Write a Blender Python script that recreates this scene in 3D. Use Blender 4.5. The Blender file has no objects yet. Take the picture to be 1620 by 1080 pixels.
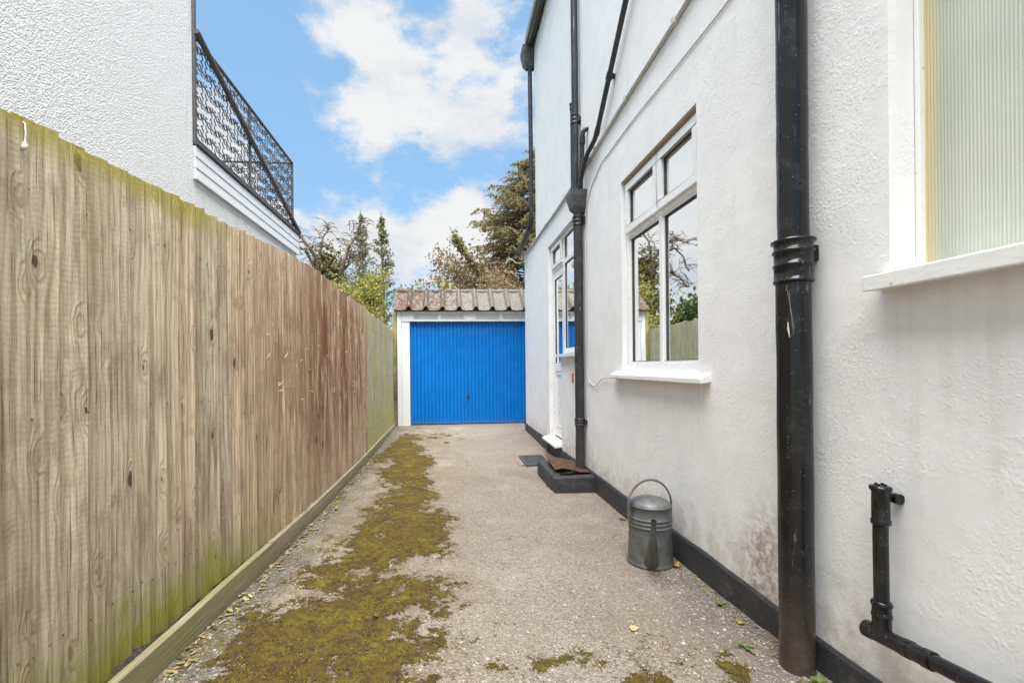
import bpy, bmesh, math, random
import numpy as np
from mathutils import Vector, Matrix
R = math.radians
random.seed(7)
C = bpy.context.scene.collection
sc = bpy.context.scene

# ------------------------------------------------------------------ camera
cam_d = bpy.data.cameras.new("camera"); cam = bpy.data.objects.new("camera", cam_d); C.objects.link(cam)
cam_d.lens = 16; cam_d.sensor_width = 36; cam_d.sensor_fit = 'HORIZONTAL'
cam_d.shift_x = 0.02737; cam_d.shift_y = 0.02436
cam_d.clip_start = 0.05; cam_d.clip_end = 3000
cam.matrix_world = Matrix.Translation((0, 0, 1.2)) @ Matrix.Rotation(R(-4.5), 4, 'Z') @ Matrix.Rotation(R(90), 4, 'X') @ Matrix.Rotation(R(-.55), 4, 'Z')
sc.camera = cam

# ------------------------------------------------------------------ sun, exposure
SUN_EL, SUN_AZ = 72, 177            # azimuth clockwise from +Y: behind the camera, a little to the left
sd = bpy.data.lights.new("sun", 'SUN'); sun = bpy.data.objects.new("sun", sd); C.objects.link(sun)
sd.energy = 4.2; sd.angle = R(62); sd.color = (1, .975, .94)
sv = Vector((math.sin(R(SUN_AZ))*math.cos(R(SUN_EL)), math.cos(R(SUN_AZ))*math.cos(R(SUN_EL)), math.sin(R(SUN_EL))))
sun.rotation_euler = sv.to_track_quat('Z', 'Y').to_euler()
sc.view_settings.view_transform = 'Standard'; sc.view_settings.look = 'None'
sc.view_settings.exposure = 1.73; sc.view_settings.gamma = 1
sc.cycles.max_bounces = 8; sc.cycles.transparent_max_bounces = 16
sc.cycles.caustics_reflective = False; sc.cycles.caustics_refractive = False

# ------------------------------------------------------------------ node helper
class G:
    def __init__(s, tree): s.t = tree; s.t.nodes.clear()
    def n(s, typ, **kw):
        nd = s.t.nodes.new(typ)
        for k, v in kw.items(): setattr(nd, k, v)
        return nd
    def put(s, sock, v):
        if isinstance(v, bpy.types.NodeSocket): s.t.links.new(v, sock)
        elif v is not None:
            if hasattr(sock.default_value, '__len__') and not hasattr(v, '__len__'): v = (v,)*len(sock.default_value)
            if hasattr(sock.default_value, '__len__') and len(sock.default_value) == 4 and len(v) == 3: v = (*v, 1)
            sock.default_value = v
    def math(s, op, a, b=None, c=None, clamp=False):
        nd = s.n('ShaderNodeMath', operation=op, use_clamp=clamp)
        s.put(nd.inputs[0], a)
        if b is not None: s.put(nd.inputs[1], b)
        if c is not None: s.put(nd.inputs[2], c)
        return nd.outputs[0]
    def add(s, a, b): return s.math('ADD', a, b)
    def mul(s, a, b): return s.math('MULTIPLY', a, b)
    def sub(s, a, b): return s.math('SUBTRACT', a, b)
    def vm(s, op, a, b=None):
        nd = s.n('ShaderNodeVectorMath', operation=op); s.put(nd.inputs[0], a)
        if b is not None: s.put(nd.inputs[1], b)
        return nd.outputs['Value'] if op in ('DOT_PRODUCT', 'LENGTH', 'DISTANCE') else nd.outputs[0]
    def pos(s): return s.n('ShaderNodeNewGeometry').outputs['Position']
    def island(s): return s.n('ShaderNodeNewGeometry').outputs['Random Per Island']
    def rnd(s): return s.n('ShaderNodeObjectInfo').outputs['Random']
    def xyz(s, v): return s.n_sep(v)
    def n_sep(s, v):
        nd = s.n('ShaderNodeSeparateXYZ'); s.put(nd.inputs[0], v); return nd.outputs
    def comb(s, x, y, z):
        nd = s.n('ShaderNodeCombineXYZ')
        for i, v in enumerate((x, y, z)): s.put(nd.inputs[i], v)
        return nd.outputs[0]
    def scale(s, v, k): return s.vm('MULTIPLY', v, k if hasattr(k, '__len__') else (k, k, k))
    def noise(s, v, sc_, det=4, ro=.5, dist=0, col=False):
        nd = s.n('ShaderNodeTexNoise'); s.put(nd.inputs['Vector'], v); s.put(nd.inputs['Scale'], sc_)
        nd.inputs['Detail'].default_value = det; nd.inputs['Roughness'].default_value = ro; nd.inputs['Distortion'].default_value = dist
        return nd.outputs['Color' if col else 'Fac']
    def vor(s, v, sc_, feature='F1', out='Distance', rnd=1):
        nd = s.n('ShaderNodeTexVoronoi', feature=feature); s.put(nd.inputs['Vector'], v); s.put(nd.inputs['Scale'], sc_)
        nd.inputs['Randomness'].default_value = rnd
        return nd.outputs[out]
    def ramp(s, f, pts, interp='LINEAR'):
        nd = s.n('ShaderNodeValToRGB'); cr = nd.color_ramp; cr.interpolation = interp
        while len(cr.elements) < len(pts): cr.elements.new(1)
        for e, (p, c) in zip(cr.elements, pts):
            e.position = p; e.color = (c, c, c, 1) if not hasattr(c, '__len__') else (*c[:3], 1)
        s.put(nd.inputs[0], f); return nd.outputs[0]
    def mapr(s, v, a, b, c=0, d=1, smooth=True):
        nd = s.n('ShaderNodeMapRange', interpolation_type='SMOOTHSTEP' if smooth else 'LINEAR')
        for i, k in enumerate((v, a, b, c, d)): s.put(nd.inputs[i], k)
        return nd.outputs[0]
    def mix(s, f, a, b, mode='MIX'):
        nd = s.n('ShaderNodeMix', data_type='RGBA', blend_type=mode); s.put(nd.inputs[0], f); s.put(nd.inputs[6], a); s.put(nd.inputs[7], b)
        return nd.outputs[2]
    def bump(s, h, st=.5, d=.01, nrm=None):
        nd = s.n('ShaderNodeBump'); s.put(nd.inputs['Height'], h); nd.inputs['Strength'].default_value = st; nd.inputs['Distance'].default_value = d
        if nrm is not None: s.put(nd.inputs['Normal'], nrm)
        return nd.outputs[0]
    def bsdf(s, col, rough=.7, nrm=None, metal=0, spec=.5, coat=0, out=True):
        nd = s.n('ShaderNodeBsdfPrincipled'); s.put(nd.inputs['Base Color'], col); s.put(nd.inputs['Roughness'], rough)
        s.put(nd.inputs['Metallic'], metal); s.put(nd.inputs['Specular IOR Level'], spec); s.put(nd.inputs['Coat Weight'], coat)
        nd.inputs['Coat Roughness'].default_value = .12
        if nrm is not None: s.put(nd.inputs['Normal'], nrm)
        if out: s.out(nd.outputs[0])
        return nd.outputs[0]
    def out(s, sh): s.t.links.new(sh, s.n('ShaderNodeOutputMaterial').outputs[0] if False else s.n('ShaderNodeOutputMaterial').inputs[0])
    def mixsh(s, f, a, b):
        nd = s.n('ShaderNodeMixShader'); s.put(nd.inputs[0], f); s.t.links.new(a, nd.inputs[1]); s.t.links.new(b, nd.inputs[2]); return nd.outputs[0]

def material(name):
    m = bpy.data.materials.new(name); m.use_nodes = True
    return m, G(m.node_tree)

# ------------------------------------------------------------------ sky
w = bpy.data.worlds.new("World"); sc.world = w; w.use_nodes = True
g = G(w.node_tree)
sky = g.n('ShaderNodeTexSky', sky_type='NISHITA'); sky.sun_disc = False
sky.sun_elevation = R(SUN_EL); sky.sun_rotation = R(SUN_AZ); sky.air_density = 1.0; sky.dust_density = .6; sky.ozone_density = 1.2
tc = g.n('ShaderNodeTexCoord').outputs['Generated']
def px_dir(px, py):
    v = Vector(((px-810)/1620+cam_d.shift_x, (540-py)/1620+cam_d.shift_y, -16/36))
    v.rotate(cam.matrix_world.to_quaternion()); return v.normalized()
field = None
BL = [(585, 85, 95, .30), (690, 95, 120, .40), (790, 110, 110, .36), (770, 190, 90, .20), (545, 195, 70, .26), (640, 235, 75, .26), (740, 250, 70, .22),
      (470, 15, 60, .14), (590, 15, 60, .1), (490, 375, 70, .34), (560, 365, 60, .30), (640, 375, 70, .3), (715, 345, 62, .36), (760, 370, 70, .34), (560, 440, 120, .25), (720, 430, 110, .2),
      (420, 130, 95, -.36), (440, 250, 60, -.45), (650, 295, 60, -.45), (500, 290, 70, -.35), (730, 290, 60, -.3), (545, 135, 45, -.25), (660, 20, 60, -.3), (800, 20, 60, -.25), (690, 225, 40, -.25), (330, 110, 60, .2), (325, 230, 90, .6), (350, 330, 100, .7), (400, 380, 60, .4), (318, 430, 90, .6)]
for px, py, r, k in BL:
    d = px_dir(px, py)
    dt = g.vm('DOT_PRODUCT', tc, tuple(d))
    a = r/720*math.cos(math.atan2(abs(px-766), 720))
    term = g.mapr(dt, math.cos(a*1.25), math.cos(a*.15), 0, k)
    field = term if field is None else g.add(field, term)
sx = g.xyz(tc)
cv = g.scale(tc, (1, 1, 1.7))
nz = g.noise(cv, 3.2, 9, .56, .25)
nz2 = g.noise(g.vm('ADD', cv, (3.1, 1.7, .4)), 11, 8, .6)
nz3 = g.noise(g.vm('ADD', cv, (7.1, 2.7, 1.4)), 30, 6, .65)
tot = g.add(g.mul(field, .62), g.add(g.mul(g.sub(nz, .5), 1.5), g.add(g.mul(g.sub(nz2, .5), .95), g.mul(g.sub(nz3, .5), .34))))
tot = g.add(tot, .5)
low = g.mapr(sx[2], .02, .14, .12, 0)
tot = g.add(tot, low)
mask = g.mapr(tot, .47, .86)
shade = g.noise(g.vm('ADD', cv, (.0, .0, .06)), 4.5, 7, .55)
ccol = g.mix(g.mapr(g.add(g.add(shade, g.mul(g.sub(nz3, .5), .25)), g.mul(g.sub(tot, .75), .12)), .36, .60), (.67, .715, .77), (.83, .84, .845))
skycol = g.mix(.45, sky.outputs[0], (2.6, 5.1, 7.7))
b1 = g.n('ShaderNodeBackground'); g.put(b1.inputs[0], skycol); b1.inputs[1].default_value = .05
b2 = g.n('ShaderNodeBackground'); g.put(b2.inputs[0], ccol); b2.inputs[1].default_value = .325
ms = g.mixsh(mask, b1.outputs[0], b2.outputs[0])
w.node_tree.links.new(ms, g.n('ShaderNodeOutputWorld').inputs[0])

# ------------------------------------------------------------------ mesh helpers
WL = {}                                            # world location of every object
def wl(o): return WL.get(o.name, Vector((0, 0, 0))) if o else Vector((0, 0, 0))
def tag(o, label=None, cat=None, group=None, kind=None):
    if label: o['label'] = label
    if cat: o['category'] = cat
    if group: o['group'] = group
    if kind: o['kind'] = kind
    return o
def thing(name, label, cat, loc, group=None):
    o = bpy.data.objects.new(name, None); C.objects.link(o); o.location = loc; o.empty_display_size = .1
    WL[o.name] = Vector(loc); return tag(o, label, cat, group)
class MB:
    def __init__(s): s.v = []; s.f = []; s.sm = []
    def add(s, vs, fs, smooth=False):
        k = len(s.v); s.v += [tuple(v) for v in vs]; s.f += [tuple(i+k for i in f) for f in fs]; s.sm += [smooth]*len(fs); return s
    def box(s, x0, x1, y0, y1, z0, z1):
        x0, x1 = sorted((x0, x1)); y0, y1 = sorted((y0, y1)); z0, z1 = sorted((z0, z1))
        return s.add([(x0,y0,z0),(x1,y0,z0),(x1,y1,z0),(x0,y1,z0),(x0,y0,z1),(x1,y0,z1),(x1,y1,z1),(x0,y1,z1)],
              [(3,2,1,0),(4,5,6,7),(0,1,5,4),(1,2,6,5),(2,3,7,6),(3,0,4,7)])
    def prism(s, poly, axis, a, b):
        n = len(poly)
        def P(u, v, t): return {'x': (t,u,v), 'y': (u,t,v), 'z': (u,v,t)}[axis]
        vs = [P(u, v, a) for u, v in poly]+[P(u, v, b) for u, v in poly]
        return s.add(vs, [tuple(range(n))[::-1], tuple(range(n, 2*n))]+[(i, (i+1) % n, n+(i+1) % n, n+i) for i in range(n)])
    def tube(s, pts, r, seg=12, caps=True, smooth=True, flat=None):
        pts = [Vector(p) for p in pts]; n = len(pts)
        rs = r if hasattr(r, '__len__') else [r]*n
        t0 = (pts[1]-pts[0]).normalized()
        up = Vector((0,0,1)) if abs(t0.z) < .9 else Vector((0,1,0))
        nx = t0.cross(up).normalized(); vs = []
        for i in range(n):
            t = (pts[min(i+1, n-1)]-pts[max(i-1, 0)])
            if t.length < 1e-9: t = t0
            t.normalize()
            nx = (nx-t*nx.dot(t)).normalized(); ny = t.cross(nx)
            for k in range(seg):
                a = 2*math.pi*k/seg; fx, fy = (1, 1) if flat is None else flat
                vs.append(pts[i]+(nx*math.cos(a)*fx+ny*math.sin(a)*fy)*rs[i])
        fs = [(i*seg+k, i*seg+(k+1) % seg, (i+1)*seg+(k+1) % seg, (i+1)*seg+k) for i in range(n-1) for k in range(seg)]
        s.add(vs, fs, smooth)
        if caps: 
            s.add(vs[:seg], [tuple(range(seg))[::-1]]); s.add(vs[-seg:], [tuple(range(seg))])
        return s
    def lathe(s, prof, cx, cy, seg=40, smooth=True, scale=(1, 1)):
        vs = []; n = len(prof)
        for r, z in prof:
            for k in range(seg):
                a = 2*math.pi*k/seg; vs.append((cx+r*math.cos(a)*scale[0], cy+r*math.sin(a)*scale[1], z))
        fs = [(i*seg+k, i*seg+(k+1) % seg, (i+1)*seg+(k+1) % seg, (i+1)*seg+k) for i in range(n-1) for k in range(seg)]
        s.add(vs, fs, smooth); return s
    def obj(s, name, m, parent=None, bevel=0, label=None, origin=None, kind=None, auto=True):
        vs = np.array(s.v, float)
        o0 = Vector(origin) if origin is not None else Vector(((vs[:,0].min()+vs[:,0].max())/2, (vs[:,1].min()+vs[:,1].max())/2, vs[:,2].min()))
        vs = vs-np.array(o0)
        me = bpy.data.meshes.new(name); me.from_pydata(vs.tolist(), [], s.f)
        me.polygons.foreach_set('use_smooth', s.sm)
        bm = bmesh.new(); bm.from_mesh(me)
        if bevel:
            bmesh.ops.remove_doubles(bm, verts=bm.verts, dist=1e-5)
            bmesh.ops.recalc_face_normals(bm, faces=bm.faces)
            ed = [e for e in bm.edges if e.is_manifold and e.calc_face_angle(0) > .5]
            bmesh.ops.bevel(bm, geom=ed, offset=bevel, segments=2, affect='EDGES', profile=.6, clamp_overlap=True)
        elif auto:
            bmesh.ops.recalc_face_normals(bm, faces=bm.faces)
        bm.to_mesh(me); bm.free()
        me.materials.append(m)
        return link(name, me, o0, parent, label, kind)
def link(name, me, w0, parent=None, label=None, kind=None):
    o = bpy.data.objects.new(name, me); C.objects.link(o)
    if parent is not None: o.parent = parent; o.location = Vector(w0)-wl(parent)
    else: o.location = w0
    WL[o.name] = Vector(w0)
    if label: o['label'] = label
    if kind: o['kind'] = kind
    return o
def raw(name, V, F, m, parent=None, smooth=False, origin=(0, 0, 0), kind=None):
    """big numpy mesh; F is an (n, k) array"""
    me = bpy.data.meshes.new(name); V = np.asarray(V, np.float32)-np.asarray(origin, np.float32); F = np.asarray(F, np.int32)
    n, k = F.shape
    me.vertices.add(len(V)); me.vertices.foreach_set('co', V.ravel())
    me.loops.add(n*k); me.loops.foreach_set('vertex_index', F.ravel())
    me.polygons.add(n); me.polygons.foreach_set('loop_start', np.arange(0, n*k, k, dtype=np.int32))
    me.polygons.foreach_set('use_smooth', np.full(n, smooth))
    me.update(calc_edges=True); me.materials.append(m)
    return link(name, me, Vector(origin), parent, kind=kind)

# value noise in numpy
_rs = np.random.RandomState(3); _T = _rs.rand(256, 256)
def vnoise(x, y):
    xi = np.floor(x).astype(int); yi = np.floor(y).astype(int); fx = x-xi; fy = y-yi
    fx = fx*fx*(3-2*fx); fy = fy*fy*(3-2*fy)
    g_ = lambda a, b: _T[a % 256, b % 256]
    return (g_(xi, yi)*(1-fx)+g_(xi+1, yi)*fx)*(1-fy)+(g_(xi, yi+1)*(1-fx)+g_(xi+1, yi+1)*fx)*fy
def fbm(x, y, o=4):
    t = 0; a = .5; s = 0
    for i in range(o): t = t+a*vnoise(x*2**i+17.3*i, y*2**i+5.1*i); s += a; a *= .5
    return t/s
def gz(x, y):
    x = np.asarray(x, float); y = np.asarray(y, float)
    z = np.interp(y, [-4, 1.8, 2.5, 3.2, 4.6, 6.8, 8.3, 8.8, 9.1, 16], [0, 0, -.03, -.046, -.046, -.036, 0, .05, .062, .062])
    k = np.interp(x, [-1.2, -.8, .9, 1.5], [-.005, 0, 0, .004])
    return z+k+(fbm(x*2.2+9, y*2.2+4, 3)-.5)*.022*np.clip((9-y)/2, 0, 1)
def gz1(x, y): return float(gz(x, y))

# ------------------------------------------------------------------ materials
def m_render():
    m, g = material('painted_roughcast'); p = g.pos(); s = g.xyz(p)
    n1 = g.noise(p, 5, 6, .6); n2 = g.noise(p, 38, 5, .65); n3 = g.noise(p, 120, 3, .6)
    rough_zone = g.mapr(g.noise(p, 2.1, 5, .6), .38, .62, .15, 1)
    n4 = g.noise(p, 75, 5, .7); pit = g.vor(g.vm('ADD', p, g.scale(g.noise(p, 30, 2, .5, 0, True), .02)), 70)
    h = g.add(g.mul(n1, .55), g.mul(rough_zone, g.add(g.add(g.mul(n2, .7), g.mul(n4, .9)), g.mul(g.mapr(pit, .05, .45, 1, 0), .30))))
    bands = g.noise(g.comb(g.mul(s[0], 3), g.mul(s[1], 2), g.mul(s[2], 9)), 1, 3)
    h = g.add(h, g.mul(bands, .5))
    # hairline cracks
    cr = g.vor(g.vm('ADD', p, g.scale(g.noise(p, 2.2, 5, .6, 0, True), .9)), .75, 'DISTANCE_TO_EDGE')
    crk = g.mul(g.mapr(cr, .0, .006, 1, 0), g.mapr(g.noise(p, 1.1, 2), .5, .66))
    crk = g.mul(crk, g.mapr(s[2], 1.0, 1.7, 1, .3))
    h = g.sub(h, g.mul(crk, .9))
    col = g.mix(g.mapr(n1, .3, .7), (.76, .757, .75), (.815, .812, .805))
    col = g.mix(g.mul(g.mapr(g.noise(p, 1.3, 5, .6), .45, .7), .2), col, (.70, .70, .69))
    # streaks, splash dirt near the ground
    st = g.noise(g.comb(0, g.mul(s[1], 9), g.mul(s[2], .5)), 1, 4, .6)
    col = g.mix(g.mul(g.mapr(st, .55, .8), .22), col, (.52, .50, .45))
    sp = g.noise(p, 9, 6, .7); lowm = g.mapr(s[2], .08, .75, 1, 0)
    dirt = g.mul(g.mapr(g.add(sp, g.mul(lowm, .36)), .66, .95), lowm)
    col = g.mix(g.mul(dirt, .5), col, (.40, .31, .22))
    for ya, yb, zt_ in ((2.36, 3.84, 1.10), (-.1, 1.42, 1.43), (4.95, 5.8, 1.30)):
        rg_ = g.mul(g.mul(g.mapr(s[1], ya, ya+.12), g.mapr(s[1], yb-.12, yb, 1, 0)), g.mul(g.mapr(s[2], zt_-.75, zt_, 0, 1), g.mapr(s[2], zt_, zt_+.02, 1, 0)))
        dr = g.noise(g.comb(0, g.mul(s[1], 26), g.mul(s[2], 1.1)), 1, 4, .65)
        col = g.mix(g.mul(g.mul(rg_, g.mapr(dr, .48, .72)), .17), col, (.45, .43, .38))
    # the brown splash by the soil pipe
    dv = g.vm('DISTANCE', g.comb(0, g.mul(s[1], 1.5), g.add(g.mul(s[2], .8), g.mul(s[1], .35))), (0, 3.0, .90))
    spl = g.mul(g.mapr(dv, .02, .36, 1, 0), g.mapr(g.noise(p, 26, 6, .75), .36, .62))
    col = g.mix(g.mul(spl, .85), col, (.22, .13, .08))
    col = g.mix(g.mul(crk, .3), col, (.45, .42, .38))
    g.bsdf(col, .62, g.bump(h, .46, .006), spec=.25); return m
def m_pebble():
    m, g = material('pebbledash'); p = g.pos(); s = g.xyz(p)
    v = g.vor(g.vm('ADD', p, g.scale(g.noise(p, 45, 3, .6, 0, True), .02)), 95); n = g.noise(p, 70, 4, .7); n0 = g.noise(p, 28, 4, .6)
    h = g.add(g.mul(g.mapr(v, .1, .7, 1, 0), .7), g.add(g.mul(n, .8), g.mul(n0, 1.1)))
    col = g.mix(g.mapr(n, .3, .7), (.76, .76, .745), (.86, .86, .845))
    d2 = g.mapr(s[1], 3.55, 3.97); tr = g.mapr(g.noise(g.comb(g.mul(s[0], 4), g.mul(s[1], 14), g.mul(s[2], 1.2)), 1, 5, .7), .55, .75)
    col = g.mix(g.mul(g.mul(d2, tr), .4), col, (.38, .37, .34))
    g.bsdf(col, .75, g.bump(h, .8, .009), spec=.25); return m
def m_paint(name, col, rough=.4, wear=.12, wearcol=(.35, .31, .26), bump=.15, coat=0, sc_=14):
    m, g = material(name); p = g.pos()
    n = g.noise(p, sc_, 6, .65); n2 = g.noise(p, 70, 4)
    c = g.mix(g.mul(g.mapr(n, .5, .78), wear), col, wearcol)
    c = g.mix(g.mul(g.mapr(n2, .3, .8), .12), c, tuple(k*.8 for k in col))
    if wear > .15: c = g.mix(g.mul(g.mapr(g.noise(p, 34, 6, .72), .64, .68), min(1, wear*2.4)), c, tuple(k*.55 for k in wearcol))
    g.bsdf(c, g.mapr(n, .3, .7, rough*.85, rough*1.2), g.bump(g.add(n2, g.mul(n, .6)), bump, .003), coat=coat); return m
def m_black(name='black_gloss_paint', dust=.3, rough=.12, base=(.008, .008, .009)):
    m, g = material(name); p = g.pos(); s = g.xyz(p)
    n = g.noise(p, 9, 6, .7); sp = g.vor(p, 95); run = g.noise(g.comb(g.mul(s[0], 60), g.mul(s[1], 60), g.mul(s[2], 3)), 1, 4, .6)
    rn = g.vor(p, 95, out='Color')
    c = g.mix(g.mul(g.mapr(n, .45, .8), dust*.5), base, (.13, .12, .115))
    speck = g.mul(g.mapr(sp, .10, .2, 1, 0), g.mapr(g.xyz(rn)[0], .82, .9))
    c = g.mix(g.mul(speck, min(1, dust*1.6)), c, (.42, .40, .37))
    chip = g.mapr(g.add(run, g.mul(g.noise(p, 30, 5, .7), .35)), .82, .9)
    c = g.mix(g.mul(chip, dust), c, (.36, .34, .32))
    lowz = g.mapr(s[2], -.05, .45, 1, 0); c = g.mix(g.mul(lowz, g.mul(n, .7)), c, (.20, .15, .11))
    g.bsdf(c, g.mapr(n, .3, .75, rough, rough+.22), g.bump(g.add(run, g.mul(g.noise(p, 60, 3), .5)), .1, .003), spec=.4); return m
def m_plain(name, col, rough=.6, metal=0, var=.25, sc_=20, spec=.5, bump=.2):
    m, g = material(name); p = g.pos(); n = g.noise(p, sc_, 5, .6)
    c = g.mix(g.mapr(n, .3, .7), tuple(k*(1-var) for k in col), tuple(k*(1+var) for k in col))
    g.bsdf(c, rough, g.bump(n, bump, .004), metal=metal, spec=spec); return m
def m_glass(name, k0=.5, k1=.95):
    m, g = material(name); lw = g.n('ShaderNodeLayerWeight'); lw.inputs[0].default_value = .35
    gl = g.n('ShaderNodeBsdfGlossy'); gl.inputs['Roughness'].default_value = .012; gl.inputs['Color'].default_value = (.95, .97, .98, 1)
    nd = g.bump(g.noise(g.pos(), 2.2, 2), .04, .02); g.put(gl.inputs['Normal'], nd)
    tr = g.n('ShaderNodeBsdfTransparent'); tr.inputs[0].default_value = (.86, .9, .88, 1)
    g.out(g.mixsh(g.mapr(lw.outputs['Facing'], .1, .95, k0, k1), tr.outputs[0], gl.outputs[0])); return m
def m_reeded():
    m, g = material('reeded_glass'); p = g.pos(); s = g.xyz(p)
    gl = g.n('ShaderNodeBsdfGlossy'); gl.inputs['Roughness'].default_value = .16; gl.inputs['Color'].default_value = (.95, .97, .95, 1)
    tr = g.n('ShaderNodeBsdfTransparent'); tr.inputs[0].default_value = (.95, .97, .94, 1)
    df = g.n('ShaderNodeBsdfDiffuse'); g.put(df.inputs[0], g.mix(g.mapr(g.add(s[1], g.mul(g.sub(g.noise(p, 3, 4), .5), .03)), 1.305, 1.36), g.mix(g.mapr(g.noise(p, 2.5, 4), .3, .7), (.56, .59, .51), (.63, .65, .575)), (.80, .69, .33)))
    fr = g.n('ShaderNodeFresnel'); fr.inputs[0].default_value = 1.5
    body = g.mixsh(g.mapr(s[1], 1.2, 1.34, .85, .65), tr.outputs[0], df.outputs[0])
    g.out(g.mixsh(g.add(fr.outputs[0], .03), body, gl.outputs[0])); return m
def m_wood(name, old=False):
    m, g = material(name); p = g.pos(); s = g.xyz(p); r = g.rnd(); oc = g.xyz(g.n('ShaderNodeTexCoord').outputs['Object'])
    r2 = g.math('FRACT', g.mul(r, 71.3)); r3 = g.math('FRACT', g.mul(r, 193.7))
    yy = g.add(s[1], g.mul(r, 37.1)); zz = g.add(s[2], g.mul(r, 23.7))
    kv = g.comb(g.mul(yy, 12), g.mul(zz, 4.4), 0); kd = g.vm('ADD', kv, g.scale(g.noise(g.scale(kv, 2.5), 1, 2, .5, 0, True), .22))
    kn = g.vor(kd, 1.0); kc = g.xyz(g.vor(kd, 1.0, out='Color'))
    has = g.mapr(kc[0], .36, .40)
    ksz = g.add(.045, g.mul(g.mul(kc[1], kc[1]), .15))
    knot = g.mul(g.mapr(g.math('DIVIDE', kn, ksz), .75, 1.15, 1, 0), has)
    halo = g.mul(g.mapr(kn, .06, .42, 1, 0), has)
    warp = g.noise(g.comb(g.mul(yy, 7), g.mul(zz, .9), 0), 1, 3)
    ph = g.add(g.add(g.mul(yy, g.add(150, g.mul(r2, 160))), g.mul(warp, 26)), g.mul(halo, 12))
    ring = g.math('SINE', ph); ring = g.math('POWER', g.add(g.mul(ring, .5), .5), 2.6)
    fine = g.noise(g.comb(g.mul(yy, 420), g.mul(zz, 6), 0), 1, 4, .7)
    streak = g.noise(g.comb(g.mul(yy, 48), g.mul(zz, .8), 0), 1, 5, .65)
    blot = g.noise(g.comb(g.mul(yy, 10), g.mul(zz, 1.6), 0), 1, 5, .6)
    saw = g.math('SINE', g.add(g.mul(zz, 330), g.mul(g.noise(g.comb(g.mul(yy, 30), g.mul(zz, 5), 0), 1, 3), 14)))
    if not old:
        warm = g.mapr(g.add(s[1], g.mul(g.sub(r3, .5), 1.2)), 1.5, 3.2)
        grey = g.mix(r, (.48, .41, .30), (.76, .655, .49)); brn = g.mix(r2, (.60, .42, .265), (.88, .71, .52))
        brn = g.mix(g.mapr(r, .8, .86), brn, (.56, .49, .39))
        c = g.mix(warm, grey, brn)
    else:
        c = g.mix(r, (.50, .48, .38), (.40, .41, .29))
    c = g.mix(g.mul(g.mapr(streak, .40, .66), .62), c, (.25, .165, .10) if not old else (.27, .26, .18))
    c = g.mix(g.mul(g.mapr(blot, .46, .70), .62), c, (.27, .19, .125) if not old else (.30, .29, .20))
    c = g.mix(g.mul(ring, .36), c, (.20, .135, .08))
    c = g.mix(g.mul(g.mapr(fine, .48, .72), .5), c, (.15, .105, .07))
    c = g.mix(g.mul(g.mul(g.mapr(saw, .5, 1), g.mapr(g.noise(p, 5, 3), .45, .65)), .16), c, (.58, .50, .40))
    crk = g.noise(g.comb(g.mul(yy, 130), g.mul(zz, 2.2), 0), 1, 3, .6)
    c = g.mix(g.mul(g.mapr(crk, .62, .68), .6), c, (.075, .05, .035))
    pat = g.noise(g.comb(g.mul(s[1], 7), g.mul(s[2], 5), g.mul(r, 9)), 1, 6, .7)
    c = g.mix(g.mul(g.mapr(pat, .50, .64), .30), c, (.22, .15, .10))
    if not old:
        d1 = g.vm('DISTANCE', g.comb(0, g.mul(s[1], .50), g.mul(s[2], .85)), (0, 2.35, 1.05))
        bl = g.mul(g.mapr(d1, .35, 1.2, 1, 0), g.mapr(g.noise(g.comb(g.mul(yy, 14), g.mul(zz, 1.4), 0), 1, 6, .72), .36, .54))
        bl = g.mul(bl, g.mapr(r3, .1, .8, .55, 1)); c = g.mix(g.mul(bl, .92), c, (.17, .068, .034))
        dk = g.mapr(g.noise(g.comb(g.mul(s[1], 8), g.mul(zz, 2.8), 0), 1, 6, .74), .55, .68)
        c = g.mix(g.mul(g.mul(dk, g.mapr(s[1], 1.8, 3.4, .5, 1)), .55), c, (.15, .085, .05))
        # split, peeling fibres in the brown stretch
        pe = g.mul(g.mapr(g.noise(g.comb(g.mul(yy, 90), g.mul(zz, 5), 0), 1, 4, .65), .56, .62), g.mapr(d1, .3, .9, 1, 0))
        c = g.mix(g.mul(pe, .7), c, (.07, .035, .02))
    c = g.mix(g.mul(halo, .28), c, (.25, .145, .08))
    c = g.mix(g.mul(knot, .88), c, (.075, .042, .026))
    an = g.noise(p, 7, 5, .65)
    # algae tint and edge darkening painted along the overlap at the board's edge
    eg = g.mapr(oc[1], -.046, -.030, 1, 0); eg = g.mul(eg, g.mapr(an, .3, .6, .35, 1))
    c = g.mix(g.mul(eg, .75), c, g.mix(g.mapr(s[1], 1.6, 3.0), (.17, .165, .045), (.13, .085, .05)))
    if not old:
        zb = g.mapr(g.add(s[2], g.mul(g.sub(an, .5), .5)), .08, .42, 1, 0)
        zn = g.mapr(s[1], 2.7, 3.7, 1, 0)
        hot = g.mapr(g.math('ABSOLUTE', g.sub(s[1], 2.1)), .35, 1.0, 1, .4)
        c = g.mix(g.mul(g.mul(zb, zn), g.mul(hot, .85)), c, (.24, .255, .012))
        topm = g.mapr(g.add(s[2], g.mul(g.sub(an, .5), .12)), 1.84, 1.95)
        tn = g.mapr(s[1], 2.2, 2.9, 1, 0)
        c = g.mix(g.mul(g.mul(topm, tn), .75), c, (.31, .275, .03))
        vein = g.mul(g.mapr(g.noise(g.comb(g.mul(s[1], 14), g.mul(s[2], .8), 0), 1, 4), .55, .7), g.mapr(s[1], 1.4, 2.4, 1, 0))
        c = g.mix(g.mul(vein, .32), c, (.25, .25, .06))
        c = g.mix(g.mul(g.mapr(s[2], .05, .95, 1, 0), g.mul(g.mapr(an, .3, .65), .34)), c, (.22, .16, .105))
    else:
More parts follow.
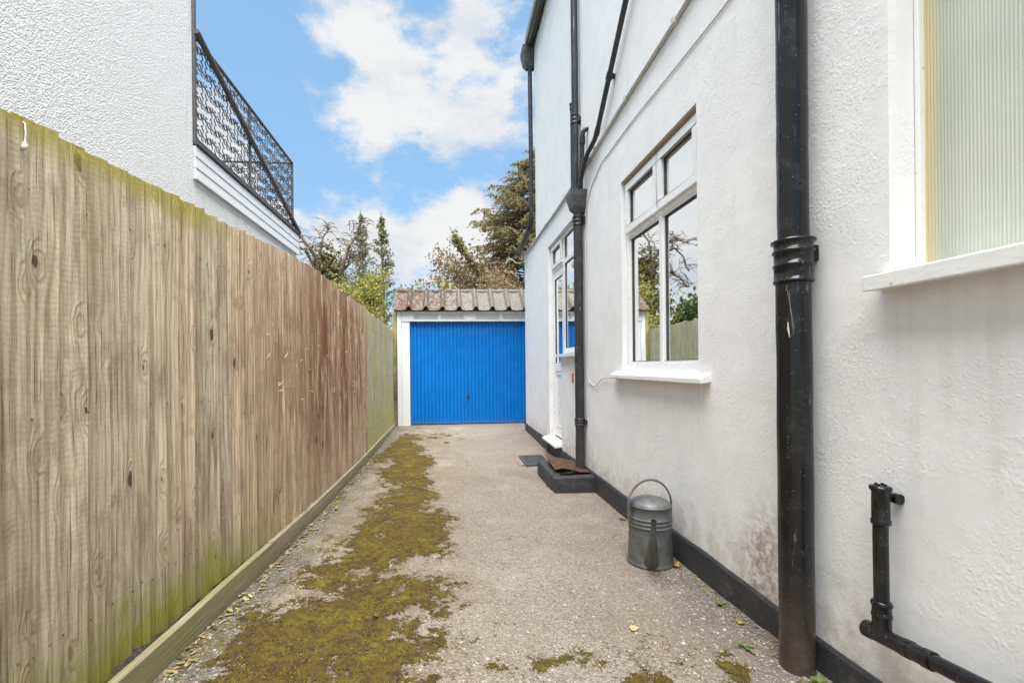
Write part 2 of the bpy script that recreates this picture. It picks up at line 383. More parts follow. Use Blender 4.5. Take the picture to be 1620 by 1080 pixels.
        gr = g.mapr(g.add(g.noise(g.comb(g.mul(s[1], 4.5), g.mul(s[2], .6), 0), 1, 4), g.mapr(s[2], .0, .9, .2, 0)), .42, .7)
        c = g.mix(g.mul(gr, .6), c, (.40, .39, .095))
    h = g.add(g.add(g.mul(ring, .4), g.mul(fine, .6)), g.add(g.mul(saw, .05), g.mul(knot, -.5)))
    g.bsdf(c, .85, g.bump(g.sub(h, g.mul(g.mapr(crk, .6, .68), .8)), .8, .004), spec=.15); return m
def m_tarmac():
    m, g = material('weathered_tarmac'); p = g.pos(); s = g.xyz(p)
    pw = g.vm('ADD', p, g.scale(g.noise(p, 40, 2, .5, 0, True), .01))
    v = g.vor(pw, 120); vc = g.xyz(g.vor(pw, 120, out='Color')); v2 = g.vor(pw, 330); v2c = g.xyz(g.vor(pw, 330, out='Color'))
    big = g.noise(p, 1.4, 6, .6); mid = g.noise(p, 6, 6, .65)
    # pale worn crown of the lane, darker tarmac at both edges
    edgeR = g.mapr(g.add(s[0], g.mul(g.sub(mid, .5), .45)), .95, 1.3)
    edgeR = g.mul(edgeR, g.mapr(s[1], 2.3, 3.2, 1, .35))
    edgeL = g.mapr(g.add(s[0], g.mul(g.sub(mid, .5), .3)), -1.0, -.86, 1, 0)
    edge = g.math('MAXIMUM', g.mul(edgeR, .85), g.mul(edgeL, .9))
    stone = g.ramp(vc[0], [(0, (.17, .14, .115)), (.35, (.33, .275, .22)), (.7, (.45, .38, .305)), (1, (.58, .51, .43))])
    stone = g.mix(g.mapr(big, .3, .7), stone, g.mix(.35, stone, (.38, .285, .195)))
    dark = g.ramp(vc[1], [(0, (.035, .035, .038)), (.45, (.085, .083, .085)), (.78, (.17, .165, .16)), (.93, (.36, .345, .33)), (1, (.50, .48, .455))])
    c = g.mix(edge, stone, dark)
    c = g.mix(.25, c, g.ramp(v2c[0], [(0, (.14, .115, .09)), (1, (.54, .47, .39))]))
    gap = g.mapr(v, .30, .62)
    c = g.mix(g.mul(gap, .42), c, (.11, .088, .068))
    far = g.mapr(s[1], 5.6, 7.6)
    c = g.mix(g.mul(far, .3), c, (.22, .19, .165))
    st = g.mapr(g.noise(p, 2.6, 6, .7), .53, .72)
    c = g.mix(g.mul(st, .42), c, (.19, .145, .10))
    # mossy film round the moss beds
    gl = g.mul(g.mapr(g.math('ABSOLUTE', g.add(s[0], .62)), .25, .95, 1, 0), g.mapr(g.noise(p, 4, 6, .7), .42, .6))
    c = g.mix(g.mul(gl, .62), c, (.165, .12, .04))
    wet = g.mapr(g.noise(g.vm('ADD', p, (4.2, 1.1, 0)), .9, 6, .62), .46, .66)
    c = g.mix(g.mul(wet, .5), c, (.22, .17, .125))
    pale = g.mapr(g.noise(g.vm('ADD', p, (1.2, 8.1, 0)), 1.9, 6, .65), .52, .70); c = g.mix(g.mul(pale, .35), c, (.47, .41, .34))
    spots = g.mapr(g.noise(p, 17, 6, .75), .60, .70); c = g.mix(g.mul(spots, .55), c, (.095, .075, .055))
    ce = g.vor(g.vm('ADD', p, g.scale(g.noise(p, 3.5, 6, .65, 0, True), .5)), .8, 'DISTANCE_TO_EDGE'); ck = g.mul(g.mapr(ce, .0, .0045, 1, 0), g.mapr(g.noise(p, 1.7, 2), .46, .56)); c = g.mix(g.mul(ck, .6), c, (.05, .04, .032))
    h = g.add(g.mul(g.mapr(v, .1, .6, 1, 0), 1), g.add(g.mul(g.mapr(v2, .1, .6, 1, 0), .4), g.mul(mid, 1.2)))
    g.bsdf(c, .85, g.bump(h, .9, .006), spec=.25); return m
def m_leaf(name, cols, trans=.3, rough=.55):
    m, g = material(name); i = g.island(); p = g.pos()
    f = g.math('FRACT', g.add(g.mul(i, .75), g.mul(g.noise(p, .9, 3), .5)))
    c = g.ramp(f, [(k/(len(cols)-1), cc) for k, cc in enumerate(cols)])
    a = g.bsdf(c, rough, spec=.25, out=False)
    t = g.n('ShaderNodeBsdfTranslucent'); g.put(t.inputs[0], c)
    g.out(g.mixsh(trans, a, t.outputs[0])); return m
def m_grit(name, cols):
    m, g = material(name); g.bsdf(g.ramp(g.island(), [(k/(len(cols)-1), c) for k, c in enumerate(cols)]), .8, spec=.25); return m
def m_moss():
    m, g = material('moss'); at = g.n('ShaderNodeAttribute', attribute_name='cover').outputs['Fac']; p = g.pos(); n = g.noise(p, 5, 6, .65); n2 = g.noise(p, 150, 4, .7); i = g.noise(p, 26, 5, .7)
    c = g.ramp(n, [(.32, (.10, .062, .022)), (.46, (.125, .085, .022)), (.58, (.15, .115, .022)), (.72, (.225, .185, .03))])
    c = g.mix(g.mul(g.mapr(i, .44, .60), .85), c, (.07, .047, .026)); c = g.mix(g.mul(g.mapr(g.noise(p, 60, 4, .7), .58, .70), .5), c, (.20, .165, .10)); c = g.mix(g.mul(g.mapr(n2, .5, .8), .35), c, (.27, .20, .06))
    pf = g.noise(p, 70, 6, .75); pm = g.noise(p, 14, 5, .65)
    al = g.mapr(g.add(g.mul(at, .55), g.add(g.mul(g.sub(pf, .5), 1.7), g.mul(g.sub(pm, .5), 1.9))), -.04, .14)
    sh = g.bsdf(c, .95, g.bump(g.add(n2, g.mul(i, 1.5)), 1, .010), spec=.08, out=False)
    tr = g.n('ShaderNodeBsdfTransparent'); g.out(g.mixsh(al, tr.outputs[0], sh)); return m
def m_roof():
    m, g = material('mossy_cement_roof'); p = g.pos(); s = g.xyz(p); n = g.noise(p, 14, 6, .7); n2 = g.noise(p, 50, 5, .7)
    c = g.mix(g.mapr(n2, .35, .65), (.10, .09, .08), (.22, .20, .175))
    leftm = g.mapr(s[0], -1, 1.2, .14, -.05)
    c = g.mix(g.mapr(g.add(n, leftm), .52, .66), c, (.085, .05, .032))
    c = g.mix(g.mul(g.mapr(g.noise(p, 33, 5, .7), .56, .68), .55), c, (.36, .345, .31))
    g.bsdf(c, .92, g.bump(g.add(n2, n), .8, .012), spec=.15); return m
def m_door():
    m, g = material('blue_door_paint'); p = g.pos(); s = g.xyz(p); n = g.noise(p, 6, 5, .6)
    c = g.mix(g.mapr(n, .3, .75), (.0, .145, .49), (.0, .18, .58))
    c = g.mix(g.mul(g.mapr(s[2], 1.75, 2.1), .25), c, (.05, .19, .42))
    c = g.mix(g.mul(g.mapr(g.add(s[2], g.mul(n, .2)), .06, .3, 1, 0), .3), c, (.05, .14, .36))
    c = g.mix(g.mul(g.mapr(g.noise(p, 45, 5, .7), .62, .72), .35), c, (.12, .30, .58))
    c = g.mix(g.mul(g.mapr(g.noise(g.comb(g.mul(s[0], 8), 0, g.mul(s[2], 1.2)), 1, 5, .7), .5, .75), .22), c, (.02, .11, .40))
    c = g.mix(g.mul(g.mapr(g.add(s[2], g.mul(n, .12)), .10, .24, 1, 0), .45), c, (.10, .13, .20))
    g.bsdf(c, .5, g.bump(g.noise(p, 2.2, 3), .25, .02), spec=.2); return m
def m_galv():
    m, g = material('galvanised_steel'); p = g.pos(); s = g.xyz(p); v = g.xyz(g.vor(g.scale(p, (1, 1, .6)), 60, out='Color')); n = g.noise(p, 16, 6, .65)
    c = g.mix(g.mapr(n, .3, .7), (.085, .09, .087), (.175, .182, .175)); c = g.mix(g.mul(v[0], .35), c, (.14, .15, .145))
    c = g.mix(g.mul(g.mapr(s[2], -.05, .1, 1, 0), .4), c, (.14, .13, .11))
    g.bsdf(c, g.mapr(n, .3, .7, .42, .62), g.bump(n, .12, .004), metal=.4); return m
def m_rust():
    m, g = material('rusty_sheet'); p = g.pos(); n = g.noise(p, 16, 6, .7)
    g.bsdf(g.ramp(n, [(.3, (.03, .022, .018)), (.5, (.075, .042, .026)), (.7, (.14, .08, .05))]), .8, g.bump(n, .6, .006), spec=.25); return m

M = dict(render=m_render(), pebble=m_pebble(), upvc=m_paint('white_upvc', (.80, .80, .80), .3, .02, (.6, .58, .54), .0),
  oldwhite=m_paint('flaking_white_gloss', (.78, .78, .765), .32, .28, (.50, .46, .40), .35, sc_=24),
  white=m_paint('white_woodwork', (.76, .76, .75), .4, .2, (.55, .50, .42), .2),
  black=m_black(), greypipe=m_black('worn_black_pipe', .85, .32, (.028, .027, .03)), hopper=m_plain('dark_grey_hopper', (.075, .075, .08), .5, var=.3),
  plinth=m_paint('black_bitumen', (.032, .033, .036), .6, .55, (.16, .125, .10), .8, sc_=10), glass=m_glass('window_glass', .88, .98), reeded=m_reeded(),
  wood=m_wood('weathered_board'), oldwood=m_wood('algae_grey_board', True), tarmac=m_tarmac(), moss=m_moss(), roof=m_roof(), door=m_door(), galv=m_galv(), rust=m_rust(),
  iron=m_plain('black_railing_iron', (.085, .078, .078), .5, var=.3, sc_=40), conduit=m_plain('pale_grey_conduit', (.50, .49, .46), .6, var=.12),
  cable=m_plain('white_cable', (.46, .45, .43), .6, var=.15), seal=m_plain('grey_gasket', (.07, .07, .07), .6), brick=m_plain('orange_brick', (.45, .17, .075), .9, var=.3, sc_=60),
  soffit=m_plain('buff_soffit', (.40, .33, .24), .85, var=.2, sc_=40), room=m_plain('room_plaster', (.30, .31, .30), .9, var=.1, sc_=3, bump=0), curtain=m_plain('net_curtain', (.55, .56, .54), .9, var=.1, sc_=6, bump=0),
  blind=m_plain('pale_blind', (.70, .735, .68), .9, var=.04, sc_=2, bump=0), yellow=m_plain('yellow_reveal', (.78, .62, .22), .8, var=.08, sc_=3, bump=0),
  soil=m_plain('garden_ground', (.075, .085, .035), .95, var=.4, sc_=1.2), steel=m_plain('drain_grid_steel', (.12, .12, .115), .55, metal=.5, var=.3), bark=m_plain('grey_brown_bark', (.15, .115, .085), .95, var=.4, sc_=12, bump=.6),
  palebark=m_plain('pale_bark', (.22, .175, .125), .95, var=.3, sc_=12, bump=.5), stone=m_plain('tan_stone', (.47, .33, .19), .9, var=.2, sc_=50), pebblew=m_plain('white_stone', (.5, .47, .42), .9, var=.1, sc_=50),
  twine=m_plain('white_twine', (.62, .58, .48), .9, var=.2, sc_=90), chrome=m_plain('dull_chrome', (.5, .5, .5), .3, metal=1, var=.1), roofgrey=m_plain('grey_felt', (.22, .22, .22), .9, var=.2, sc_=6))

# ------------------------------------------------------------------ ground
def grid(xs, ys, zf):
    X, Y = np.meshgrid(xs, ys); V = np.stack([X, Y, zf(X, Y)], -1).reshape(-1, 3); nx, ny = len(xs), len(ys)
    i = np.arange((ny-1)*nx).reshape(ny-1, nx)[:, :-1].ravel()
    return V, np.stack([i, i+1, i+1+nx, i+nx], -1)
V, F = grid(np.linspace(-1.75, 1.5, 83), np.linspace(-4, 9.6, 341), gz)
raw('driveway', V, F, M['tarmac'], smooth=True, kind='structure')
S = 900.; MB().add([(-S, -S, -.16), (S, -S, -.16), (S, S, -.16), (-S, S, -.16)], [(0, 1, 2, 3)]).obj('ground', M['soil'], origin=(0, 0, -.16), kind='structure', auto=False)

# ------------------------------------------------------------------ right-hand house
WX = 1.44
def wall_mesh(mb, X, y0, y1, z0, z1, holes, depth=.24):
    ys = sorted({y0, y1, *[k for h in holes for k in h[:2] if y0 <= k <= y1]}); zs = sorted({z0, z1, *[k for h in holes for k in h[2:4]]})
    for a, b in zip(ys, ys[1:]):
        for c, d in zip(zs, zs[1:]):
            if any(h[0] <= a and b <= h[1] and h[2] <= c and d <= h[3] for h in holes): continue
            mb.add([(X, a, c), (X, b, c), (X, b, d), (X, a, d)], [(3, 2, 1, 0)])
            mb.add([(X+depth, a, c), (X+depth, b, c), (X+depth, b, d), (X+depth, a, d)], [(0, 1, 2, 3)])
    for h in holes:
        a, b, c, d = h[:4]; sk = h[4] if len(h) > 4 else ''
        for nm, q in dict(n=[(X,a,c),(X+depth,a,c),(X+depth,a,d),(X,a,d)], f=[(X,b,c),(X,b,d),(X+depth,b,d),(X+depth,b,c)],
                  t=[(X,a,d),(X+depth,a,d),(X+depth,b,d),(X,b,d)], b=[(X,a,c),(X,b,c),(X+depth,b,c),(X+depth,a,c)]).items():
            if nm not in sk: mb.add(q, [(0, 1, 2, 3)])
house = thing('rendered_house', 'white roughcast house with black painted plinth along the right of the lane', 'house', (WX, 3, 0))
mb = MB()
MW = (2.52, 3.67, 1.15, 2.708)                      # main window opening
DW = (5.74, 6.42, .17, 2.89, 'n'); SL = (5.02, 5.74, 1.335, 2.89, 'f')   # door and side light share one opening
BW = (.10, 1.376, 1.495, 3.1)                       # reeded window
wall_mesh(mb, WX, -3.0, 8.40, -.2, 3.25, [MW, DW, SL, BW])
mb.add([(WX, 5.74, .17), (WX+.24, 5.74, .17), (WX+.24, 5.74, 1.335), (WX, 5.74, 1.335)], [(0, 1, 2, 3)])
mb.add([(WX, -3, 3.25), (WX, 7.3, 3.25), (WX, 7.3, 6.42), (WX, -3, 6.42)], [(3, 2, 1, 0)])
mb.add([(WX, 7.3, 3.25), (8.5, 7.3, 3.25), (8.5, 7.3, 6.42), (WX, 7.3, 6.42)], [(0, 3, 2, 1)])
mb.add([(WX, 8.4, -.2), (8.5, 8.4, -.2), (8.5, 8.4, 3.25), (WX, 8.4, 3.25)], [(0, 3, 2, 1)])
mb.add([(WX, -3, -.2), (8.5, -3, -.2), (8.5, -3, 6.42), (WX, -3, 6.42)], [(0, 1, 2, 3)])
mb.add([(8.5, -3, -.2), (8.5, 8.4, -.2), (8.5, 8.4, 3.25), (8.5, 7.3, 3.25), (8.5, 7.3, 6.42), (8.5, -3, 6.42)], [(0, 1, 2, 3, 4, 5)])
mb.obj('wall', M['render'], house, auto=False)
MB().box(1.44, 8.5, 7.305, 8.46, 3.254, 3.30).obj('porch_roof', M['roofgrey'], house)
MB().box(1.30, 8.5, -3, 7.38, 6.425, 6.55).obj('roof', M['roofgrey'], house)
# plinth in two lengths either side of the door
for a, b in ((-3, 5.72), (6.46, 8.415)):
    mb = MB(); n = int((b-a)/.12)+2
    vs = []
    for i in range(n):
        y = a+(b-a)*i/(n-1); zt = .135+.006*math.sin(y*3.1)+random.uniform(-.003, .003); xo = WX-.016+random.uniform(-.0025, .0025)
        vs += [(xo-.004, y, -.15), (xo, y, zt-.012), (xo+.008, y, zt), (WX+.02, y, zt+.004)]
    fs = [(i*4+k, (i+1)*4+k, (i+1)*4+k+1, i*4+k+1) for i in range(n-1) for k in range(3)]
    mb.add(vs, fs); e = len(vs); mb.add(vs[:4], [(0, 1, 2, 3)]); mb.add(vs[-4:], [(0, 1, 2, 3)])
    if b > 8: mb.box(WX-.015, 8.5, 8.402, 8.416, -.15, .134)
    mb.obj('plinth', M['plinth'], house)

def bar_y(mb, y0, y1, z0, z1, x0, x1): mb.box(x0, x1, y0, y1, z0, z1)
def frame_rect(mb, y0, y1, z0, z1, w, x0, x1, wz=None):
    wz = wz or w
    mb.box(x0, x1, y0, y1, z0, z0+wz); mb.box(x0, x1, y0, y1, z1-wz, z1)
    mb.box(x0, x1, y0, y0+w, z0+wz, z1-wz); mb.box(x0, x1, y1-w, y1, z0+wz, z1-wz)
def pane(parent, y0, y1, z0, z1, x, m=None):
    return MB().add([(x, y0, z0), (x, y1, z0), (x, y1, z1), (x, y0, z1)], [(3, 2, 1, 0)]).obj('pane', m or M['glass'], parent, auto=False)
def gasket(parent, y0, y1, z0, z1, x):
    mb = MB(); frame_rect(mb, y0, y1, z0, z1, .006, x-.006, x+.004); return mb.obj('gasket', M['seal'], parent)
# --- main window (part) with frame, sashes, panes, sill
X0 = WX+.045
win = MB(); frame_rect(win, MW[0]+.002, MW[1]-.002, MW[2]+.012, MW[3]-.004, .05, X0, X0+.06)
ym = 3.07; zt = 2.262
win.box(X0+.001, X0+.06, ym-.024, ym+.024, MW[2]+.062, MW[3]-.054)
win.box(X0+.002, X0+.06, MW[0]+.052, ym-.024, zt-.024, zt+.024); win.box(X0+.002, X0+.06, ym+.024, MW[1]-.052, zt-.024, zt+.024)
wo = win.obj('window', M['upvc'], house, bevel=.004)
for a, b in ((MW[0]+.05, ym-.022), (ym+.022, MW[1]-.05)):
    s_ = MB(); frame_rect(s_, a-.014, b+.014, zt+.008, MW[3]-.036, .056, X0-.024, X0+.03, .058); so = s_.obj('sash', M['upvc'], wo, bevel=.006)
    pane(wo, a+.03, b-.03, zt+.055, MW[3]-.085, X0+.008); gasket(wo, a+.041, b-.041, zt+.065, MW[3]-.094, X0+.003)
    s_ = MB(); frame_rect(s_, a, b, MW[2]+.058, zt-.022, .018, X0+.008, X0+.032); s_.obj('glazing_bead', M['upvc'], wo, bevel=.004)
    pane(wo, a+.006, b-.006, MW[2]+.066, zt-.03, X0+.026); gasket(wo, a+.017, b-.017, MW[2]+.076, zt-.04, X0+.022)
MB().prism([(1.378, 1.092), (1.51, 1.112), (1.51, 1.166), (1.462, 1.160), (1.378, 1.122)], 'y', 2.395, 3.80).obj('sill', M['oldwhite'], wo, bevel=.004)
MB().box(WX+.004, X0+.004, MW[0]+.001, MW[1]-.001, MW[3]-.010, MW[3]-.002).obj('soffit', M['soffit'], wo)
# room behind
def room(y0, y1, z0, z1, x1=4.2):
    x0 = WX+.246
    mb = MB().add([(x0,y0,z0),(x1,y0,z0),(x1,y1,z0),(x0,y1,z0),(x0,y0,z1),(x1,y0,z1),(x1,y1,z1),(x0,y1,z1)], [(0,1,2,3),(7,6,5,4),(4,5,1,0),(5,6,2,1),(6,7,3,2)])
    return mb.obj('room', M['room'], house, auto=False)
room(2.0, 4.4, .3, 2.9); room(4.75, 6.9, .1, 3.0); room(-.3, 1.7, .5, 3.15)
def curtain(y0, y1, z0, z1, x, amp=.014, per=.075):
    n = int((y1-y0)/.009); vs = []
    for i in range(n+1):
        y = y0+(y1-y0)*i/n; a = amp*math.sin(y/per*6.283+1.3*math.sin(y*9))
        vs += [(x+a, y, z0), (x+a*.6, y, z1)]
    return MB().add(vs, [(2*i, 2*i+2, 2*i+3, 2*i+1) for i in range(n)], True).obj('curtain', M['curtain'], house)
curtain(3.44, 3.80, 1.1, 2.75, 1.73); curtain(2.44, 2.60, 1.1, 2.75, 1.73)
# --- back door and side light
door = MB(); xd = WX+.05
door.box(xd, xd+.06, 6.365, 6.418, .20, 2.886); door.box(xd, xd+.06, 5.022, 6.365, 2.836, 2.886)
door.box(xd+.001, xd+.06, 5.715, 5.77, .20, 2.836); door.box(xd+.002, xd+.06, 5.022, 5.075, 1.36, 2.836)
door.box(xd+.001, xd+.06, 5.77, 6.365, 2.50, 2.56); door.box(xd+.001, xd+.06, 5.075, 5.715, 2.50, 2.56); door.box(xd+.001, xd+.06, 5.075, 5.715, 1.36, 1.42)
do = door.obj('back_door', M['upvc'], house, bevel=.004)
leaf = MB(); frame_rect(leaf, 5.772, 6.363, .235, 2.495, .085, xd+.006, xd+.05, .10); leaf.box(xd+.007, xd+.049, 5.857, 6.278, 1.12, 1.23)
lo = leaf.obj('door_leaf', M['upvc'], do, bevel=.006)
MB().box(xd+.018, xd+.04, 5.855, 6.28, .33, 1.125).obj('door_panel', M['upvc'], do, bevel=.004)
mo = MB(); frame_rect(mo, 5.88, 6.255, .36, 1.095, .02, xd+.010, xd+.02); mo.obj('panel_moulding', M['upvc'], do, bevel=.003)
pane(do, 5.85, 6.285, 1.225, 2.40, xd+.022); gasket(do, 5.86, 6.275, 1.232, 2.392, xd+.018)
s_ = MB(); frame_rect(s_, 5.79, 6.345, 2.545, 2.85, .05, xd-.024, xd+.03); s_.obj('sash', M['upvc'], do, bevel=.005)
pane(do, 5.83, 6.305, 2.59, 2.81, xd+.008); gasket(do, 5.842, 6.293, 2.597, 2.798, xd+.004)
pane(do, 5.07, 5.72, 2.555, 2.84, xd+.022); gasket(do, 5.077, 5.712, 2.562, 2.834, xd+.018)
pane(do, 5.07, 5.72, 1.415, 2.505, xd+.022); gasket(do, 5.077, 5.712, 1.422, 2.498, xd+.018)
MB().box(1.385, 1.50, 4.99, 5.79, 1.305, 1.345).obj('sill', M['white'], do, bevel=.004)
hd = MB(); hd.box(xd-.012, xd+.008, 5.795, 5.825, 1.10, 1.32); hd.tube([(xd-.01, 5.81, 1.24), (xd-.05, 5.81, 1.24), (xd-.05, 5.93, 1.24)], .009, 8); hd.obj('handle', M['white'], do)
MB().prism([(1.345, .150), (1.56, .170), (1.56, .205), (1.46, .203), (1.345, .178)], 'y', 5.70, 6.50).obj('threshold', M['oldwhite'], do, bevel=.004)
MB().box(1.432, 1.60, 5.725, 6.455, -.12, .158).obj('step', M['plinth'], house, bevel=.004)
# --- reeded window
xb = WX+.088
fb = MB(); fb.box(xb, xb+.05, 1.358, 1.374, 1.500, 3.09); fb.box(xb, xb+.05, .102, .14, 1.50, 3.09); fb.box(xb, xb+.05, .14, 1.358, 3.04, 3.09); fb.box(xb+.001, xb+.05, .14, 1.358, 1.500, 1.516)
bo = fb.obj('window', M['oldwhite'], house, bevel=.005, label='tall wooden window of vertically reeded obscure glass')
pit = .0098; n = int((1.362-.138)/pit*6); vs = []
for i in range(n+1):
    y = 1.362-(1.224)*i/n; a = abs(math.sin(math.pi*(y/pit)))*.0022
    vs += [(xb+.022-a, y, 1.508), (xb+.022-a, y, 3.05)]
MB().add(vs, [(2*i, 2*i+2, 2*i+3, 2*i+1) for i in range(n)], True).obj('pane', M['reeded'], bo, auto=False)
MB().box(xb+.07, xb+.076, .0, 1.31, 1.45, 3.1).obj('blind', M['blind'], bo)
MB().box(xb+.040, xb+.055, 1.335, 1.357, 1.517, 3.04).obj('inner_jamb', M['yellow'], bo)
MB().prism([(1.366, 1.432), (1.44, 1.440), (1.60, 1.460), (1.60, 1.5005), (1.53, 1.499), (1.366, 1.484)], 'y', -.02, 1.402).obj('sill', M['oldwhite'], bo, bevel=.005)
# --- exposed brick by the downpipe
MB().box(1.428, 1.45, 5.14, 5.20, 1.005, 1.115).obj('brick', M['brick'], house, bevel=.004, label='bare orange brick showing through the white render')

# ------------------------------------------------------------------ pipes on the house
def collar(mb, x, y, z0, z1, r, lips=((0, .012), (.35, .008), (1, .010)), seg=28):
    pr = [(r-.012, z0), (r, z0)]
    h = z1-z0
    for t, k in lips:
        c = z0+h*t; c = min(max(c, z0+.006), z1-.008)
        pr += [(r, c-.007), (r+k, c-.004), (r+k, c+.004), (r, c+.007)]
    pr += [(r, z1), (r-.012, z1+.002)]
    mb.lathe(pr, x, y, seg)
def wobble_tube(mb, x, y, z0, z1, r, seg=28, step=.12, wob=.0012):
    n = max(2, int((z1-z0)/step)); mb.tube([(x+random.uniform(-wob, wob), y+random.uniform(-wob, wob), z0+(z1-z0)*i/n) for i in range(n+1)], r, seg)
sp = thing('soil_pipe', 'fat glossy black cast iron soil pipe nearest the camera on the white wall', 'drainpipe', (1.358, 1.69, 0))
mb = MB(); wobble_tube(mb, 1.358, 1.69, -.05, 1.60, .0605, 40); mb.obj('pipe', M['black'], sp)
mb = MB(); wobble_tube(mb, 1.358, 1.69, 1.55, 6.9, .0535, 40); mb.obj('pipe', M['black'], sp)
mb = MB(); collar(mb, 1.358, 1.69, 1.515, 1.685, .066, ((0, .003), (.4, .004), (.72, .006), (1, .010)), 40); mb.obj('socket', M['black'], sp)
for z in (1.60, 3.6): MB().box(1.40, 1.45, 1.66, 1.72, z, z+.06).obj('bracket', M['black'], sp, bevel=.004)
web = MB()
for k in range(2):
    web.tube([(1.300+.006*k, 1.655-.008*k, 1.50-.02*k), (1.302, 1.640-.004*k, 1.43-.03*k), (1.312, 1.630+.004*k, 1.33-.02*k)], .0003, 4)
web.tube([(1.300, 1.648, 1.36), (1.299, 1.645, 1.33), (1.302, 1.642, 1.30)], [.001, .0035, .001], 6)
web.obj('cobweb', M['twine'], sp)

vp = thing('vent_pipe', 'short capped black pipe standing on an elbow low on the wall', 'drainpipe', (1.38, 1.357, .3))
mb = MB(); wobble_tube(mb, 1.38, 1.357, .34, .79, .0205, 24); mb.obj('pipe', M['black'], vp)
mb = MB(); mb.lathe([(.0, .808), (.018, .808), (.029, .804), (.030, .796), (.027, .790), (.024, .786), (.024, .70), (.0265, .696), (.0265, .684), (.021, .68)], 1.38, 1.357, 28)
for k in range(4):
    a = k*math.pi/2+.4; mb.box(1.38+.012*math.cos(a)-.003, 1.38+.012*math.cos(a)+.003, 1.357+.012*math.sin(a)-.003, 1.357+.012*math.sin(a)+.003, .806, .813)
mb.obj('cap', M['black'], vp)
mb = MB(); collar(mb, 1.38, 1.357, .385, .435, .0255, ((0, .002), (1, .003)), 28); mb.obj('collar', M['black'], vp)
hp = lambda y: .318+(1.42-y)*.105
mb = MB(); mb.tube([(1.38, y, hp(y)) for y in (1.40, 1.2, .8, .3, -.6)], .0225, 24); mb.obj('pipe', M['black'], vp)
mb = MB()
for y0, y1 in ((1.41, 1.388), (1.285, 1.262), (1.225, 1.20)): MB().tube([(1.38, y0, hp(y0)), (1.38, y1, hp(y1))], .0275, 24).obj('collar', M['black'], vp)
mb.tube([(1.38, 1.39, hp(1.39)), (1.38, 1.225, hp(1.225))], .0255, 24); mb.tube([(1.38, 1.357, .33), (1.38, 1.357, .39)], .0255, 24)
mb.obj('tee', M['black'], vp)
mb = MB(); mb.tube([(1.385, 1.357, .765), (1.445, 1.357, .765)], .012, 10); mb.tube([(1.425, 1.335, .765), (1.425, 1.365, .765)], .017, 14); mb.obj('bracket', M['black'], vp)

PX, PY = 1.378, 4.70
dp = thing('downpipe', 'scuffed dark downpipe running from a hopper head into the gully box beside the back door', 'drainpipe', (PX, PY, 0))
mb = MB(); wobble_tube(mb, PX, PY, -.02, 2.80, .0475, 26); mb.obj('pipe', M['greypipe'], dp)
for za, zb, lp in ((2.67, 2.765, ((0, .003), (.5, .007), (1, .007))), (.575, .645, ((0, .004), (.5, .005), (1, .007)))):
    mb = MB(); collar(mb, PX, PY, za, zb, .052, lp, 26); mb.obj('collar', M['greypipe'], dp)
    MB().box(PX+.04, WX+.01, PY-.065, PY-.03, za+.01, zb-.01).obj('bracket', M['greypipe'], dp)
def hopper(parent, x, y, z0, z1, w, d, m):
    mb = MB(); zz = (z0, z0+.25*(z1-z0), z1-.25*(z1-z0), z1); ww = (.32, .72, 1, 1.08); vs = []
    for z, k in zip(zz, ww):
        hx, hy = d*k/2, w*k/2
        vs += [(x-hx, y-hy, z), (x+d/2, y-hy, z), (x+d/2, y+hy, z), (x-hx, y+hy, z)]
    for z, k in zip(zz[::-1], (.98, .9, .62, .25)):
        hx, hy = d*k/2, w*k/2
        vs += [(x-hx, y-hy, z), (x+d/2-.006, y-hy, z), (x+d/2-.006, y+hy, z), (x-hx, y+hy, z)]
    fs = [(i*4+k, i*4+(k+1) % 4, (i+1)*4+(k+1) % 4, (i+1)*4+k) for i in range(7) for k in range(4)]+[(28, 29, 30, 31), (3, 2, 1, 0)]
    mb.add(vs, fs); return mb.obj('hopper_head', m, parent)
hopper(dp, 1.365, PY+.0, 2.80, 3.01, .24, .15, M['hopper'])
us = thing('stack_pipe', 'thin black upright pipe rising above the hopper head to the eaves', 'drainpipe', (1.385, 4.86, 2.95))
mb = MB(); wobble_tube(mb, 1.385, 4.80, 2.93, 6.6, .036, 22); mb.obj('pipe', M['greypipe'], us)
mb = MB(); collar(mb, 1.385, 4.80, 3.79, 3.89, .041, ((0, .004), (.5, .004), (1, .006)), 22); mb.box(1.40, 1.45, 4.76, 4.84, 3.81, 3.86); mb.obj('collar', M['greypipe'], us)
ov = thing('overflow_pipe', 'slim capped pipe left of the thin upright pipe above the hopper', 'drainpipe', (1.39, 4.97, 2.9))
mb = MB(); wobble_tube(mb, 1.39, 4.93, 2.93, 4.05, .021, 14); mb.obj('pipe', M['greypipe'], ov)
mb = MB(); collar(mb, 1.39, 4.93, 4.02, 4.09, .026, ((0, .002), (1, .004)), 16); mb.box(1.40, 1.45, 4.92, 4.95, 4.03, 4.07); mb.obj('cap', M['greypipe'], ov)
ws = thing('waste_pipe', 'black waste pipe slanting down the wall into the hopper head', 'drainpipe', (1.392, 4.2, 3))
pts = [(1.392, 2.9, 4.50), (1.392, 3.405, 4.01), (1.392, 4.10, 3.36), (1.390, 4.17, 3.315), (1.384, 4.36, 3.28), (1.376, 4.46, 3.22), (1.372, 4.64, 3.02), (1.37, 4.66, 2.95)]
mb = MB(); mb.tube(pts, .0225, 16); mb.obj('pipe', M['greypipe'], ws)
for q in ((3.78, 3.66), (3.2, 4.205)): mb = MB(); mb.tube([(1.392, q[0]-.02, q[1]+.0187), (1.392, q[0]+.02, q[1]-.0187)], .028, 14); mb.box(1.40, 1.445, q[0]-.02, q[0]+.02, q[1]-.012, q[1]+.012); mb.obj('bracket', M['greypipe'], ws)
